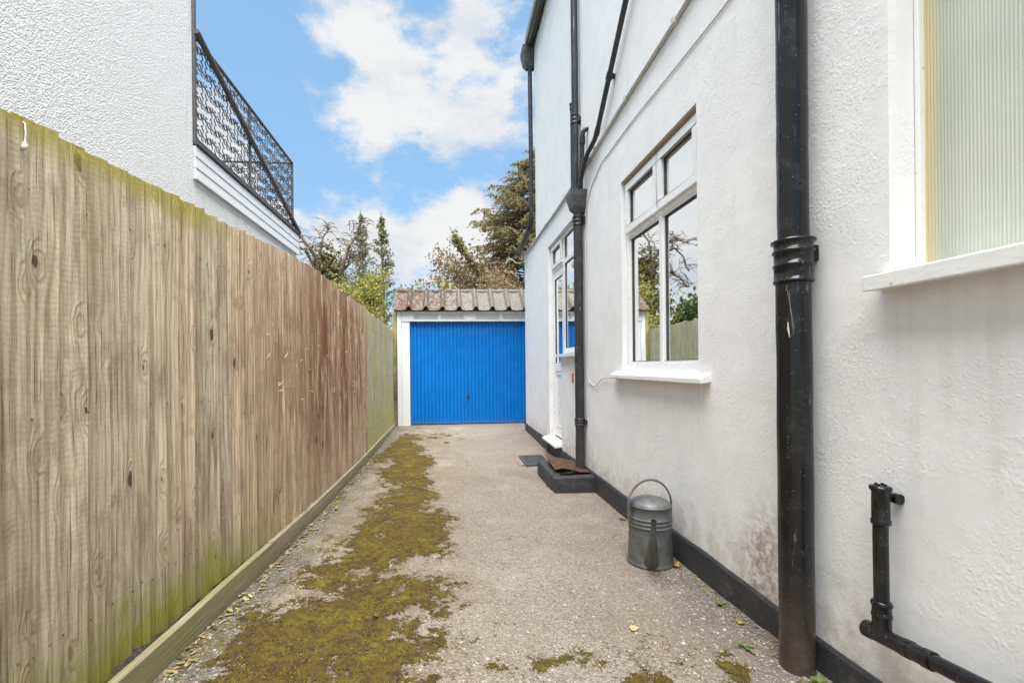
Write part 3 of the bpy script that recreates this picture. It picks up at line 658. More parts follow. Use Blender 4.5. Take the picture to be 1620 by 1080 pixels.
for q in ([(1.392, 4.08, 3.379), (1.392, 4.13, 3.334)], [(1.381, 4.40, 3.262), (1.376, 4.45, 3.23)]): MB().tube(q, .0265, 14).obj('collar', M['greypipe'], ws)
st = thing('stub_pipe', 'short black stub pipe bending into the wall above the hopper head', 'drainpipe', (1.39, 4.52, 2.95))
mb = MB(); mb.tube([(1.385, 4.64, 2.95), (1.387, 4.58, 3.3), (1.387, 4.55, 3.50), (1.39, 4.54, 3.57), (1.41, 4.535, 3.60), (1.45, 4.53, 3.605)], .025, 14); mb.obj('pipe', M['greypipe'], st)
mb = MB(); mb.tube([(1.387, 4.555, 3.46), (1.388, 4.545, 3.53)], .0305, 14); mb.obj('collar', M['greypipe'], st)
# rainwater goods at the far corner
rg = thing('corner_downpipe', 'black downpipe with a box hopper at the far upper corner of the house', 'drainpipe', (1.40, 7.36, 3.3))
mb = MB(); mb.tube([(1.385, 7.40, 6.15), (1.385, 7.38, 5.0), (1.385, 7.36, 3.62)], .036, 16); mb.obj('pipe', M['greypipe'], rg)
hopper(rg, 1.36, 7.42, 6.08, 6.40, .26, .20, M['hopper'])
mb = MB(); mb.tube([(1.385, 7.36, 3.68), (1.385, 7.40, 3.56), (1.375, 7.52, 3.47)], .043, 16); mb.obj('elbow', M['greypipe'], rg)
mb = MB(); mb.tube([(1.375, 7.46, 3.50), (1.36, 8.0, 3.40), (1.345, 8.52, 3.33)], [.042, .046, .050], 18, caps=False); mb.tube([(1.346, 8.47, 3.335), (1.344, 8.53, 3.325)], .056, 18, caps=False); mb.obj('shoe', M['greypipe'], rg)
gt = thing('roof_gutter', 'black gutter along the eaves at the top of the white wall', 'gutter', (1.36, 4, 6.4))
pr = [(1.435, 6.46), (1.435, 6.40), (1.40, 6.36), (1.35, 6.36), (1.325, 6.40), (1.325, 6.47), (1.333, 6.47), (1.333, 6.405), (1.353, 6.368), (1.398, 6.368), (1.427, 6.405), (1.427, 6.46)]
MB().prism(pr, 'y', -3, 7.40).obj('trough', M['greypipe'], gt)
cd = thing('conduit', 'grey conduit pipe running level along the upper white wall above both windows', 'conduit', (1.42, 4, 3.25))
cz = lambda y: 3.225+max(0, (5.2-y))*.045+.006*math.sin(y*4)
mb = MB(); mb.tube([(1.425, y, cz(y)) for y in np.arange(-1, 8.41, .25)], .0145, 12); mb.obj('pipe', M['conduit'], cd)
for y in (1.4, 2.72, 3.5, 4.25, 5.4, 6.5, 7.5): MB().box(1.404, 1.445, y-.018, y+.018, cz(y)-.022, cz(y)+.02).obj('clip', M['conduit'], cd, bevel=.003)
cb = thing('cable', 'thin cable sagging along the white wall and dropping beside the downpipe to the sill', 'cable', (1.43, 3, 3))
pts = [(1.434, y, 3.06+.02*math.sin(y*2.2)-.02*max(0, y-4)) for y in np.arange(.5, 4.0, .12)]+[(1.434, 4.1, 3.08), (1.434, 4.4, 2.98), (1.434, 4.56, 2.86), (1.434, 4.60, 2.6), (1.434, 4.60, 2.0), (1.434, 4.605, 1.4), (1.434, 4.62, 1.13), (1.434, 4.54, 1.03), (1.43, 4.42, 1.0), (1.425, 4.30, 1.0), (1.425, 4.15, 1.07), (1.42, 4.0, 1.09), (1.42, 3.78, 1.09)]
mb = MB(); mb.tube(pts, .0042, 6); mb.obj('wire', M['cable'], cb)
ca = thing('loose_wire', 'loose curl of white wire sticking out from the far corner of the house', 'wire', (1.40, 8.38, 3.15))
mb = MB(); mb.tube([(1.435, 8.36, 3.22), (1.42, 8.44, 3.16), (1.36, 8.46, 3.12), (1.29, 8.46, 3.13), (1.22, 8.46, 3.19), (1.17, 8.46, 3.21), (1.12, 8.46, 3.17), (1.10, 8.46, 3.11)], .009, 6); mb.obj('wire', M['cable'], ca)

# ------------------------------------------------------------------ gully box, lid, grid, can
gb = thing('gully_surround', 'black painted kerb box on the ground round the foot of the downpipe', 'drain surround', (1.2, 4.75, -.05))
mb = MB(); mb.prism([(1.02, -.08), (1.43, -.08), (1.43, .115), (1.02, .105)], 'y', 4.36, 4.47); mb.obj('kerb', M['plinth'], gb, bevel=.014)
mb = MB(); mb.prism([(1.01, -.08), (1.125, -.08), (1.115, .11), (1.015, .112)], 'y', 4.472, 5.18); mb.obj('kerb', M['plinth'], gb, bevel=.014)
mb = MB(); mb.box(1.127, 1.43, 5.07, 5.175, -.08, .115); mb.obj('kerb', M['plinth'], gb, bevel=.014)
MB().box(1.12, 1.43, 4.46, 5.08, -.08, -.01).obj('bed', M['soil'], gb)
ld = thing('rusty_lid', 'bent rusty metal sheet lying tilted over the black gully box', 'lid', (1.25, 4.7, .13))
n = 12; vs = []
for j in range(7):
    for i in range(n+1):
        u, v = i/n, j/6
        x = 1.07+.35*u; y = 4.50+.50*v+.05*(1-u); z = .118+.085*(1-u)*(.25+.75*v)+.022*math.sin(u*3.4+.4)*(1-v*.6)+.006*math.sin(v*9+u*7)
        vs.append((x, y, max(z, .122)))
k = len(vs); vs += [(x, y, z-.004) for x, y, z in vs]
fs = [(j*(n+1)+i, j*(n+1)+i+1, (j+1)*(n+1)+i+1, (j+1)*(n+1)+i) for j in range(6) for i in range(n)]
fs += [tuple(q+k for q in f[::-1]) for f in fs]
MB().add(vs, fs, True).obj('sheet', M['rust'], ld)
dgz = gz1(1.08, 5.85)
dg = thing('drain_grid', 'flat metal mesh drain grid set in the tarmac before the back door', 'drain grid', (1.1, 5.87, dgz))
mb = MB(); x0, x1, y0, y1 = .95, 1.27, 5.56, 6.16; zt = dgz+.022
for k in range(13): x = x0+.02+(x1-x0-.04)*k/12; mb.box(x-.004, x+.004, y0+.02, y1-.02, dgz+.004, zt)
for k in range(17): y = y0+.02+(y1-y0-.04)*k/16; mb.box(x0+.02, x1-.02, y-.004, y+.004, dgz+.006, zt-.002)
mb.obj('mesh_bars', M['steel'], dg, kind='stuff')
mb = MB(); frame_rect(mb, 0, 1, 0, 1, .1, 0, 1); mb = MB()
for a in ((x0, x0+.02, y0, y1), (x1-.02, x1, y0, y1), (x0+.02, x1-.02, y0, y0+.02), (x0+.02, x1-.02, y1-.02, y1)): mb.box(*a, dgz-.01, zt+.003)
mb.obj('frame', M['steel'], dg)
MB().box(x0+.02, x1-.02, y0+.02, y1-.02, dgz-.006, dgz+.002).obj('pit', M['seal'], dg)
MB().prism([(.86, dgz-.01), (.945, dgz-.01), (.94, dgz+.014), (.87, dgz+.006)], 'y', 5.62, 5.86).obj('apron', M['tarmac'], dg, bevel=.004)

cx, cy = 1.25, 2.76; cz0 = gz1(cx, cy)+.002
can = thing('watering_can', 'old galvanised watering can with hoop handle standing on the tarmac by the wall', 'watering can', (cx, cy, cz0))
r0 = .136; pf = [(0, .006), (r0-.006, .006), (r0+.003, 0), (r0+.005, .008), (r0+.002, .016), (r0-.002, .022)]
for z in np.linspace(.03, .225, 6): pf.append((r0-.002-.012*(z/.36), z))
for zc in (.238, .262, .286):
    for t in np.linspace(-1, 1, 7): pf.append((r0-.009+.0055*(math.cos(t*math.pi)*.5+.5), zc+t*.011))
pf += [(r0-.011, .31), (r0-.012, .352), (r0-.007, .356), (r0-.006, .362), (r0-.011, .366)]
mb = MB(); mb.lathe([(r, cz0+z) for r, z in pf], cx, cy, 56); mb.obj('body', M['galv'], can)
dome = [(r0-.012, .364), (r0-.014, .371), (r0-.03, .384), (r0-.06, .397), (r0-.095, .404), (0.0005, .407)]
mb = MB(); mb.lathe([(r, cz0+z) for r, z in dome], cx, cy, 56); mb.obj('lid', M['galv'], can)
# spout towards the camera
d = Vector((-.36, -.93, 0)).normalized(); b = Vector((cx, cy, cz0))
pts = []; rs = []
for t in np.linspace(0, 1, 12):
    pts.append(b+d*(.112+.25*t)+Vector((0, 0, .04+.325*t-.02*math.sin(t*math.pi)))); rs.append(.030*(1-t)**1.2+.0135)
mb = MB(); mb.tube(pts, rs, 22, caps=False); tip = pts[-1]; tdir = (pts[-1]-pts[-2]).normalized()
mb.tube([tip-tdir*.006, tip+tdir*.002], .0165, 20, caps=False); mb.tube([tip+tdir*.002, tip-tdir*.03], [.011, .008], 18, caps=False)
mb.obj('spout', M['galv'], can)
mb = MB(); mb.tube([tip-tdir*.018, tip-tdir*.015], .0115, 16); mb.obj('spout_bore', M['seal'], can)
# hoop handle across the top
hx = Vector((1, .12, 0)).normalized(); pts = []
for a in np.linspace(-.42, math.pi+.42, 34):
    rr = .148; z = .345+.165*math.sin(a) if a > 0 and a < math.pi else .345+.165*math.sin(a)*1.05
    pts.append(b+hx*(rr*math.cos(a) if 0 <= a <= math.pi else rr*(1 if a < 0 else -1)*(1-.05*abs(math.sin(a))))+Vector((0, 0, z)))
mb = MB(); sw = d*.012; vs = []
for i, p_ in enumerate(pts):
    t = (pts[min(i+1, len(pts)-1)]-pts[max(i-1, 0)]).normalized(); nn = t.cross(d).normalized()
    for u, v in ((-1, -1), (-1, 1), (0, 1.8), (1, 1), (1, -1), (0, -.4)): vs.append(p_+d*.016*u+nn*.004*v)
mb.add(vs, [(i*6+k, i*6+(k+1) % 6, (i+1)*6+(k+1) % 6, (i+1)*6+k) for i in range(len(pts)-1) for k in range(6)]+[tuple(range(6)), tuple(range(len(vs)-6, len(vs)))])
mb.obj('handle', M['galv'], can)

# ------------------------------------------------------------------ fence
rng = random.Random(11)
fx = lambda y: float(np.interp(y, [0, 1.2, 2.2, 3.4, 4, 9.2], [-1.305, -1.278, -1.238, -1.172, -1.152, -1.078]))
ftop = lambda y: float(np.interp(y, [0, 1.3, 2.1, 3.8, 5.4, 6.2, 6.21, 9.1], [1.90, 1.937, 1.975, 2.045, 2.00, 2.005, 1.985, 1.915]))
fbot = lambda y: float(np.interp(y, [0, 1.7, 2.1, 2.8, 3.6, 4.2, 9], [.10, .10, .088, .078, .05, .03, .02]))
def board_mesh(seed, w=.125):
    r_ = random.Random(seed); h = 1.0; n = 10; vs = []
    for i in range(n+1):
        t = i/n; bx = .004*math.sin(t*3+seed)+r_.uniform(-.0008, .0008); tw = .0025*math.sin(t*2.2+seed*1.7)
        jy = r_.uniform(-.0012, .0012)
        dz = [0]*5
        if i == n: dz = [r_.uniform(-.006, .004)+.004*k*r_.uniform(-1, 1) for k in range(5)]
        if i == 0: dz = [r_.uniform(-.01, .012) for k in range(5)]
        vs += [(bx-tw, -w/2+jy, t*h+dz[0]*.5), (.010+bx-tw, -w/2+jy, t*h+dz[0]*.5), (.017+bx, 0, t*h+dz[2]*.5), (.030+bx+tw, w/2+jy, t*h+dz[4]*.5), (.0165+bx+tw, w/2+jy, t*h+dz[4]*.5)]
    fs = [(i*5+k, i*5+(k+1) % 5, (i+1)*5+(k+1) % 5, (i+1)*5+k) for i in range(n) for k in range(5)]+[(4, 3, 2, 1, 0), tuple(range(n*5, n*5+5))]
    me = bpy.data.meshes.new('paling'); me.from_pydata(vs, [], fs); bm = bmesh.new(); bm.from_mesh(me); bmesh.ops.recalc_face_normals(bm, faces=bm.faces)
    for e in bm.edges: e.smooth = False
    bm.to_mesh(me); bm.free(); return me
nb = [board_mesh(s) for s in range(8)]; ob_ = [board_mesh(s+20) for s in range(4)]
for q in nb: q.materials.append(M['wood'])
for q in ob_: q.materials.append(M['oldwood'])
f1 = thing('board_fence', 'tall brown close-boarded timber fence along the left side of the lane', 'fence', (fx(3), 3, 0))
f2 = thing('old_fence', 'grey green weathered fence section between the brown boards and the garage', 'fence', (fx(7.7), 7.7, 0))
nails1 = MB(); nails2 = MB()
y = .28; i = 0
while y < 9.02:
    old = y > 6.2; par = f2 if old else f1
    me = rng.choice(ob_ if old else nb); zt_ = ftop(y)+rng.uniform(-.006, .006); zb = fbot(y)+rng.uniform(-.008, .008)
    if 5.93 < y < 6.04: zb += .16
    if old: zt_ += rng.uniform(-.012, .006)
    o = bpy.data.objects.new('paling', me); C.objects.link(o); o.parent = par
    o.location = Vector((fx(y)-(.012 if old else 0), y, zb))-wl(par); o.scale = (1, 1, (zt_-zb)); o.rotation_euler = (rng.uniform(-.0035, .0035), rng.uniform(-.003, .003), rng.uniform(-.012, .012)-.022)
    for zn in (.34, 1.05, 1.74):
        for dy in (-.018, .03):
            q = (fx(y)+.0195+dy*.06, y+dy+rng.uniform(-.006, .006), zn+rng.uniform(-.015, .015))
            (nails2 if old else nails1).lathe([(0.0001, q[2]-.003), (.0035, q[2]-.001), (.0035, q[2]+.001), (.0001, q[2]+.003)], q[0], q[1], 6)
    y += .1+rng.uniform(-.006, .006)+(.002 if old else 0); i += 1
nails1.obj('nail', M['seal'], f1, kind='stuff'); nails2.obj('nail', M['seal'], f2, kind='stuff')
for par, a, b in ((f1, .2, 6.18), (f2, 6.2, 9.05)):
    for z in (.34, 1.05, 1.74):
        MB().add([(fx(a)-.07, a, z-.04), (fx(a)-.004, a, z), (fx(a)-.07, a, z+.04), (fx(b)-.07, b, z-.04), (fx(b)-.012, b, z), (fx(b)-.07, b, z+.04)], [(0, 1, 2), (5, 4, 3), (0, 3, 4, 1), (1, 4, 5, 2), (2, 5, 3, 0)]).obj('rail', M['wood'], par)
for par, y in ((f1, .3), (f1, 3.1), (f1, 6.17), (f2, 8.0)):
    MB().box(fx(y)-.17, fx(y)-.075, y-.05, y+.05, -.16, ftop(y)-.06).obj('post', M['oldwood'], par, bevel=.005)
MB().box(-1.085, -1.0, 9.04, 9.13, -.1, 2.26).obj('post', M['oldwood'], f2, bevel=.006)
gx = lambda y: float(np.interp(y, [0, 1.8, 4, 9.1], [-1.19, -1.16, -1.105, -1.035]))
def gravel(par, a, b, m, z0, z1, t=.032):
    n = int((b-a)/.2)+2; vs = []
    for i in range(n):
        y = a+(b-a)*i/(n-1); x = gx(y)+random.uniform(-.0015, .0015); zt = float(np.interp(y, [1.6, 2.7, 3.9, 5.5, 9], [.112, .094, .076, .062, .09]))+random.uniform(-.002, .002)
        zg = gz1(x, y)-.03
        vs += [(x, y, zg), (x, y, zt-.004), (x-.004, y, zt), (x-t, y, zt+.001), (x-t, y, zg)]
    fs = [(i*5+k, i*5+(k+1) % 5, (i+1)*5+(k+1) % 5, (i+1)*5+k) for i in range(n-1) for k in range(5)]+[(0, 1, 2, 3, 4), tuple(range(5*n-5, 5*n))]
    return MB().add(vs, fs).obj('gravel_board', m, par)
def m_gravelboard():
    m, g = material('greened_gravel_board'); p = g.pos(); s = g.xyz(p)
    fine = g.noise(g.comb(g.mul(s[0], 80), g.mul(s[1], 3), g.mul(s[2], 130)), 1, 5, .65); n = g.noise(p, 6, 6, .65)
    c = g.mix(g.mapr(fine, .35, .68), (.36, .30, .215), (.20, .155, .105))
    gr = g.mul(g.mapr(g.add(n, g.add(g.mapr(s[1], 2.3, 3.6, .12, -.06), g.mapr(s[1], 5.2, 6.4, 0, .2))), .48, .66), .5)
    c = g.mix(gr, c, (.24, .235, .08)); c = g.mix(g.mul(g.mapr(s[2], -.05, .04, 1, 0), .5), c, (.12, .095, .06))
    g.bsdf(c, .85, g.bump(fine, .5, .004), spec=.2); return m
M['gravel'] = m_gravelboard(); M['greywhite'] = m_paint('grey_white_panel', (.66, .67, .67), .5, .15, (.5, .47, .42), .1)
gravel(f1, -.2, 3.0, M['gravel'], 0, .15); gravel(f1, 3.005, 6.2, M['gravel'], 0, .15); gravel(f2, 6.205, 9.03, M['gravel'], 0, .15)
tw = thing('twine_loop', 'frayed white twine hanging from the fence top near the camera', 'twine', (fx(1.44)+.03, 1.44, 1.85))
mb = MB(); x_ = fx(1.44)+.027; mb.tube([(x_-.02, 1.452, 1.945), (x_+.002, 1.446, 1.93), (x_+.004, 1.446, 1.90), (x_+.004, 1.443, 1.872)], .0022, 6); mb.tube([(x_+.004, 1.443, 1.874), (x_+.007, 1.441, 1.862), (x_+.006, 1.437, 1.853), (x_+.004, 1.436, 1.848)], [.003, .0085, .0075, .002], 8); mb.obj('cord', M['twine'], tw)
# loose splinters lifting from the boards
sl = MB()
for k in range(26):
    y = rng.uniform(3.0, 6.1); z = rng.uniform(.9, 1.75); x = fx(y)+.022; l = rng.uniform(.03, .09); a = rng.uniform(-.5, .9)
    p0 = Vector((x-.004, y, z)); p1 = p0+Vector((.012+.018*rng.random(), l*.6*math.cos(a), l*math.sin(a))); 
    sl.tube([p0, (p0+p1)/2+Vector((.008, 0, 0)), p1], [.003, .0026, .0006], 4)
sl.obj('splinter', M['twine'], f1, kind='stuff')

# ------------------------------------------------------------------ neighbour house with balcony
NX = -2.1
nh = thing('neighbour_house', 'white pebbledashed house with a balcony behind the fence on the left', 'house', (NX, 2, -.16))
mb = MB(); ZC = 7.2
mb.add([(NX, -3, -.16), (NX, 6.53, -.16), (NX, 6.53, 3.06), (NX, 3.96, 3.06), (NX, 3.96, ZC), (NX, -3, ZC)], [(0, 1, 2, 3, 4, 5)])
mb.add([(NX, 6.53, -.16), (-9, 6.53, -.16), (-9, 6.53, 3.06), (NX, 6.53, 3.06)], [(0, 1, 2, 3)])
mb.add([(NX, 3.96, 3.06), (-9, 3.96, 3.06), (-9, 3.96, ZC), (NX, 3.96, ZC)], [(0, 1, 2, 3)])
mb.add([(NX, -3, -.16), (-9, -3, -.16), (-9, -3, ZC), (NX, -3, ZC)], [(3, 2, 1, 0)])
mb.add([(-9, -3, -.16), (-9, 6.53, -.16), (-9, 6.53, 3.06), (-9, 3.96, 3.06), (-9, 3.96, ZC), (-9, -3, ZC)], [(5, 4, 3, 2, 1, 0)])
mb.obj('wall', M['pebble'], nh, auto=False)
MB().box(-9.2, NX+.22, -3.2, 4.1, ZC+.003, ZC+.16).obj('roof', M['roofgrey'], nh)
MB().box(-9, NX-.03, 3.963, 6.60, 3.064, 3.10).obj('balcony_deck', M['roofgrey'], nh)
M['clad'] = m_paint('white_cladding', (.74, .745, .75), .45, .3, (.5, .49, .45), .1)
for k in range(3):
    z0 = 2.785+k*.092
    MB().prism([(NX+.003, z0), (NX+.030, z0), (NX+.030, z0+.012), (NX+.024, z0+.088), (NX+.003, z0+.088)], 'y', 3.962, 6.585).obj('cladding_board', M['clad'], nh)
    MB().prism([(6.533, z0), (6.558, z0), (6.558, z0+.012), (6.552, z0+.088), (6.533, z0+.088)], 'x', -9, NX-.001).obj('cladding_board', M['clad'], nh)
MB().box(NX-.02, NX+.042, 3.962, 6.61, 3.068, 3.104).obj('roof_edge', M['iron'], nh, bevel=.004)
# pale flashing rucked up on the roof edge
vs = []; n = 30
for i in range(n+1):
    y = 4.75+1.55*i/n; u = math.sin(y*9)*.012+.03*math.exp(-((y-5.2)/.28)**2)
    vs += [(NX+.02, y, 3.108+u*.4), (NX-.03, y, 3.118+u), (NX-.12, y, 3.104+u*.4)]
MB().add(vs, [(i*3+k, i*3+3+k, i*3+4+k, i*3+1+k) for i in range(n) for k in range(2)], True).obj('flashing', M['clad'], nh)
rail = MB(); rail.tube([(NX, 3.97, 4.005), (NX, 6.40, 4.0)], .017, 8); ro = rail.obj('railing', M['iron'], nh, label='black wrought iron balcony railing with scrollwork lattice')
for nm, pts, r in (('rail', [(NX, 3.97, 3.14), (NX, 6.4, 3.14)], .011), ('rail', [(NX, 6.4, 4.0), (-6.5, 6.4, 4.0)], .017), ('rail', [(NX, 6.4, 3.14), (-6.5, 6.4, 3.14)], .011),
                   ('post', [(NX, 6.4, 3.10), (NX, 6.4, 4.01)], .017), ('post', [(NX, 5.065, 3.10), (NX, 5.065, 4.0)], .014), ('post', [(NX, 3.985, 3.10), (NX, 3.985, 4.6)], .022), ('post', [(-4.2, 6.4, 3.1), (-4.2, 6.4, 4.0)], .014)):
    MB().tube(pts, r, 8).obj(nm, M['iron'], ro)
MB().tube([(NX+.03, 3.975, 4.02), (NX+.032, 5.2, 3.575), (NX+.035, 6.585, 3.10)], .026, 10).obj('brace', M['iron'], ro)
def lattice(a, b, fixed, axis, z0=3.15, z1=3.99):
    nu = max(2, round((b-a)/.145)); nv = 6; du = (b-a)/nu; dv = (z1-z0)/nv; mb = MB()
    def P(u, v): return (fixed, u, v) if axis == 'y' else (u, fixed, v)
    def curve(c, r=.0052): mb.tube([P(*q) for q in c], r, 4, caps=False, smooth=False)
    for i in range(nu):
        for j in range(nv):
            cu = a+(i+.5)*du; cv = z0+(j+.5)*dv; m_ = 1 if (i+j) % 2 == 0 else -1
            rr = .027; curve([(cu+rr*math.cos(t)*.9, cv+rr*math.sin(t)) for t in np.linspace(0, 6.283, 9)])
            for sgn in (1, -1):      # an S scroll through each side of the ring
                c = []
                for t in np.linspace(0, 1, 9):
                    c.append((cu+sgn*m_*(rr*.8+.034*math.sin(t*math.pi)), cv+sgn*(t*dv*.52+.0)))
                curve(c)
                ce = (cu+sgn*m_*du*.30, cv-sgn*dv*.22)
                curve([(ce[0]+(.021-.004*t/5)*math.cos(t+m_), ce[1]+(.021-.004*t/5)*math.sin(t+m_)*sgn) for t in np.linspace(0, 5, 8)])
            curve([(cu-du*.5, cv+m_*dv*.12), (cu-du*.3, cv+m_*dv*.02), (cu-rr*.9, cv)]); curve([(cu+du*.5, cv-m_*dv*.12), (cu+du*.3, cv-m_*dv*.02), (cu+rr*.9, cv)])
    return mb.obj('lattice_panel', M['iron'], ro, kind='stuff', auto=False)
lattice(4.0, 5.05, NX, 'y'); lattice(5.08, 6.385, NX, 'y'); lattice(-4.19, NX-.02, 6.4, 'x'); lattice(-6.4, -4.21, 6.4, 'x')

# ------------------------------------------------------------------ garage
ga = thing('garage', 'white garage with a blue ribbed up-and-over door at the end of the lane', 'garage', (.4, 9, .06))
GY = 9.0; GZ = .03
MB().box(-.98, 2.4, GY+.12, 14, -.1, 2.30).obj('wall', M['render'], ga)
MB().box(-1.02, 2.45, GY+.62, 14.05, 2.304, 2.56).obj('flat_roof', M['roofgrey'], ga)
mb = MB(); mb.box(-.985, -.90, GY-.035, GY+.115, GZ, 2.285); mb.obj('frame_post', M['white'], ga, bevel=.004)
MB().box(-.897, -.745, GY-.02, GY+.115, GZ, 2.09).obj('frame_post', M['white'], ga, bevel=.004)
MB().box(1.555, 1.75, GY-.02, GY+.115, GZ, 2.09).obj('frame_post', M['white'], ga, bevel=.004)
mb = MB(); mb.box(-.897, 2.4, GY+.004, GY+.115, 2.093, 2.283); mb.box(-.897, 2.4, GY-.034, GY+.0035, 2.093, 2.128); mb.box(-.897, 2.4, GY-.034, GY+.0035, 2.243, 2.283)
for xa, xb_ in ((-.897, -.66), (-.20, -.13), (.31, .55), (1.02, 1.09), (1.62, 1.7)): mb.box(xa, xb_, GY-.034, GY+.0035, 2.1285, 2.2425)
mb.obj('lintel', M['white'], ga)
for xa, xb_ in ((-.66, -.20), (-.13, .31), (.55, 1.02), (1.09, 1.62)): MB().box(xa+.012, xb_-.012, GY-.004, GY+.0035, 2.138, 2.233).obj('lintel_panel', M['greywhite'], ga)
# ribbed door
x0, x1 = -.737, 1.548; n = 32; pr = []
for k in range(n):
    xa = x0+(x1-x0)*k/n; wd = (x1-x0)/n
    pr += [(xa, GY+.045), (xa+wd*.62, GY+.045), (xa+wd*.70, GY+.060), (xa+wd*.92, GY+.060)]
pr += [(x1, GY+.045), (x1, GY+.075), (x0, GY+.075)]
do2 = MB().prism(pr, 'z', .088, 2.085).obj('garage_door', M['door'], ga)
MB().box(x0, x1, GY+.03, GY+.046, .078, .112).obj('bottom_rail', M['door'], do2)
mb = MB(); mb.tube([(.382, GY+.05, .66), (.382, GY+.01, .66)], .016, 12); mb.tube([(.382, GY+.012, .72), (.382, GY+.004, .66), (.382, GY+.010, .615)], [.012, .022, .016], 12); mb.obj('handle', M['steel'], do2)
MB().box(-.74, 1.55, GY+.10, GY+.118, GZ, 2.09).obj('door_void', M['seal'], ga)
# steep front roof of big-ribbed sheets: from the eave up to the ridge
E0 = Vector((0, GY-.12, 2.285)); E1 = Vector((0, GY+.44, 2.73)); up = (E1-E0).normalized(); nr = Vector((0, -up.z, up.y)); L = (E1-E0).length
pitch = .325; xs = np.arange(-1.035, 2.42, pitch)
for k, xa in enumerate(xs):
    xb_ = xa+pitch; sec = []
    for t in np.linspace(0, 1, 22):
        hgt = .006+.085*math.sin((t-.66)/.34*math.pi)**1.1 if t >= .66 else 0
        if t < .66: hgt = .006*math.cos(t*9)
        sec.append((xa+t*(pitch+.02), hgt))
    mb = MB(); vs = []; NL = 5
    for j in range(NL+1):
        for (x, h) in sec:
            q = E0+up*(L*j/NL)+nr*(h+.02+random.uniform(-.002, .002)); vs.append((x, q.y, q.z))
    m0 = len(sec)
    for j in range(NL+1):
        for (x, h) in sec:
            q = E0+up*(L*j/NL)+nr*(h+.006); vs.append((x, q.y, q.z))
    T = (NL+1)*m0
    fs = [(j*m0+i, j*m0+i+1, (j+1)*m0+i+1, (j+1)*m0+i) for j in range(NL) for i in range(m0-1)]
    fs += [tuple(T+q for q in f[::-1]) for f in fs]
    fs += [(i+1, i, T+i, T+i+1) for i in range(m0-1)]+[(j*m0, (j+1)*m0, T+(j+1)*m0, T+j*m0) for j in range(NL)]
    mb.add(vs, fs); mb.obj('roof_sheet', M['roof'], ga, auto=True)
    mb = MB(); q = E1; mb.tube([(xa+.01, q.y+.02, q.z+.012), (xb_-.006, q.y+.02, q.z+.012+random.uniform(-.006, .006))], .062, 10); mb.obj('ridge_tile', M['roof'], ga)
MB().add([(-1.03, E0.y+.04, 2.285), (-1.03, GY+.60, 2.285), (-1.03, E1.y, 2.70), (2.42, E0.y+.04, 2.285), (2.42, GY+.60, 2.285), (2.42, E1.y, 2.70)], [(0, 1, 2), (5, 4, 3), (0, 3, 4, 1), (1, 4, 5, 2), (2, 5, 3, 0)]).obj('roof_core', M['roofgrey'], ga)

# ------------------------------------------------------------------ moss, grit, litter, weeds
rs_ = np.random.RandomState(5)
def mossmask(X, Y):
    ca = np.interp(Y, [1.4, 1.8, 2.2, 2.7, 3.2, 3.8, 4.6, 5.2, 6, 6.8, 7.6], [-.75, -.68, -.60, -.52, -.42, -.36, -.38, -.55, -.62, -.62, -.75])
    wa = np.interp(Y, [1.4, 1.8, 2.2, 2.7, 3.2, 3.8, 4.6, 5.2, 6, 6.8, 7.6], [.34, .44, .47, .45, .38, .32, .28, .22, .36, .32, .1])
    d = 1-np.abs(X-ca)/wa
    n = fbm(X*4+3, Y*3.2+8, 5)*.72+fbm(X*19+3, Y*17+8, 4)*.28
    m1 = d*.75+(n-.5)*4.0+np.interp(Y, [1.5, 4.2, 5.5, 7.5], [.22, .20, .0, -.12])+(fbm(X*60, Y*60, 2)-.5)*.55
    m1 = m1-np.clip(-d, 0, 1)*1.6
    d2 = 1-np.hypot((X-.93)/.32, (Y-1.72)/.16); m2 = d2*.6+(fbm(X*9+2, Y*9+1, 4)-.5)*3-.30-np.clip(-d2, 0, 2)
    d3 = 1-np.hypot((X-.35)/.5, (Y-1.78)/.10); m3 = d3*.4+(fbm(X*11+5, Y*11+1, 4)-.5)*3-.5-np.clip(-d3, 0, 2)
    d4 = 1-np.hypot((X+.45)/.5, (Y-7.9)/.35); m4 = d4*.5+(fbm(X*5+5, Y*5+1, 4)-.5)*3-.2-np.clip(-d4, 0, 2)
    return np.maximum.reduce([m1, m2, m3, m4])
xs = np.arange(-1.08, 1.35, .011); ys = np.concatenate([np.arange(1.35, 4.2, .012), np.arange(4.2, 8.4, .022)])
X, Y = np.meshgrid(xs, ys); mk = mossmask(X, Y)
hz = np.clip(mk, 0, .6)*.011+(fbm(X*40, Y*40, 3)-.5)*.014*np.clip(mk*4, 0, 1)-.0015*(mk < .06)
Z = gz(X, Y)+.002+hz; nx, ny = len(xs), len(ys)
idx = np.arange(nx*ny).reshape(ny, nx); mq = np.maximum.reduce([mk[:-1, :-1], mk[1:, :-1], mk[:-1, 1:], mk[1:, 1:]]) > -.55
Fm = np.stack([idx[:-1, :-1], idx[:-1, 1:], idx[1:, 1:], idx[1:, :-1]], -1)[mq]
Vm = np.stack([X, Y, Z], -1).reshape(-1, 3); used = np.unique(Fm); remap = np.zeros(nx*ny, int); remap[used] = np.arange(len(used))
mo_ = raw('moss', Vm[used], remap[Fm], M['moss'], smooth=True)
ca_ = mo_.data.attributes.new('cover', 'FLOAT', 'POINT'); ca_.data.foreach_set('value', mk.reshape(-1)[used].astype(np.float32)-.05)
tag(mo_, 'olive and yellow-green moss spreading over the tarmac beside the fence', 'moss', kind='stuff')
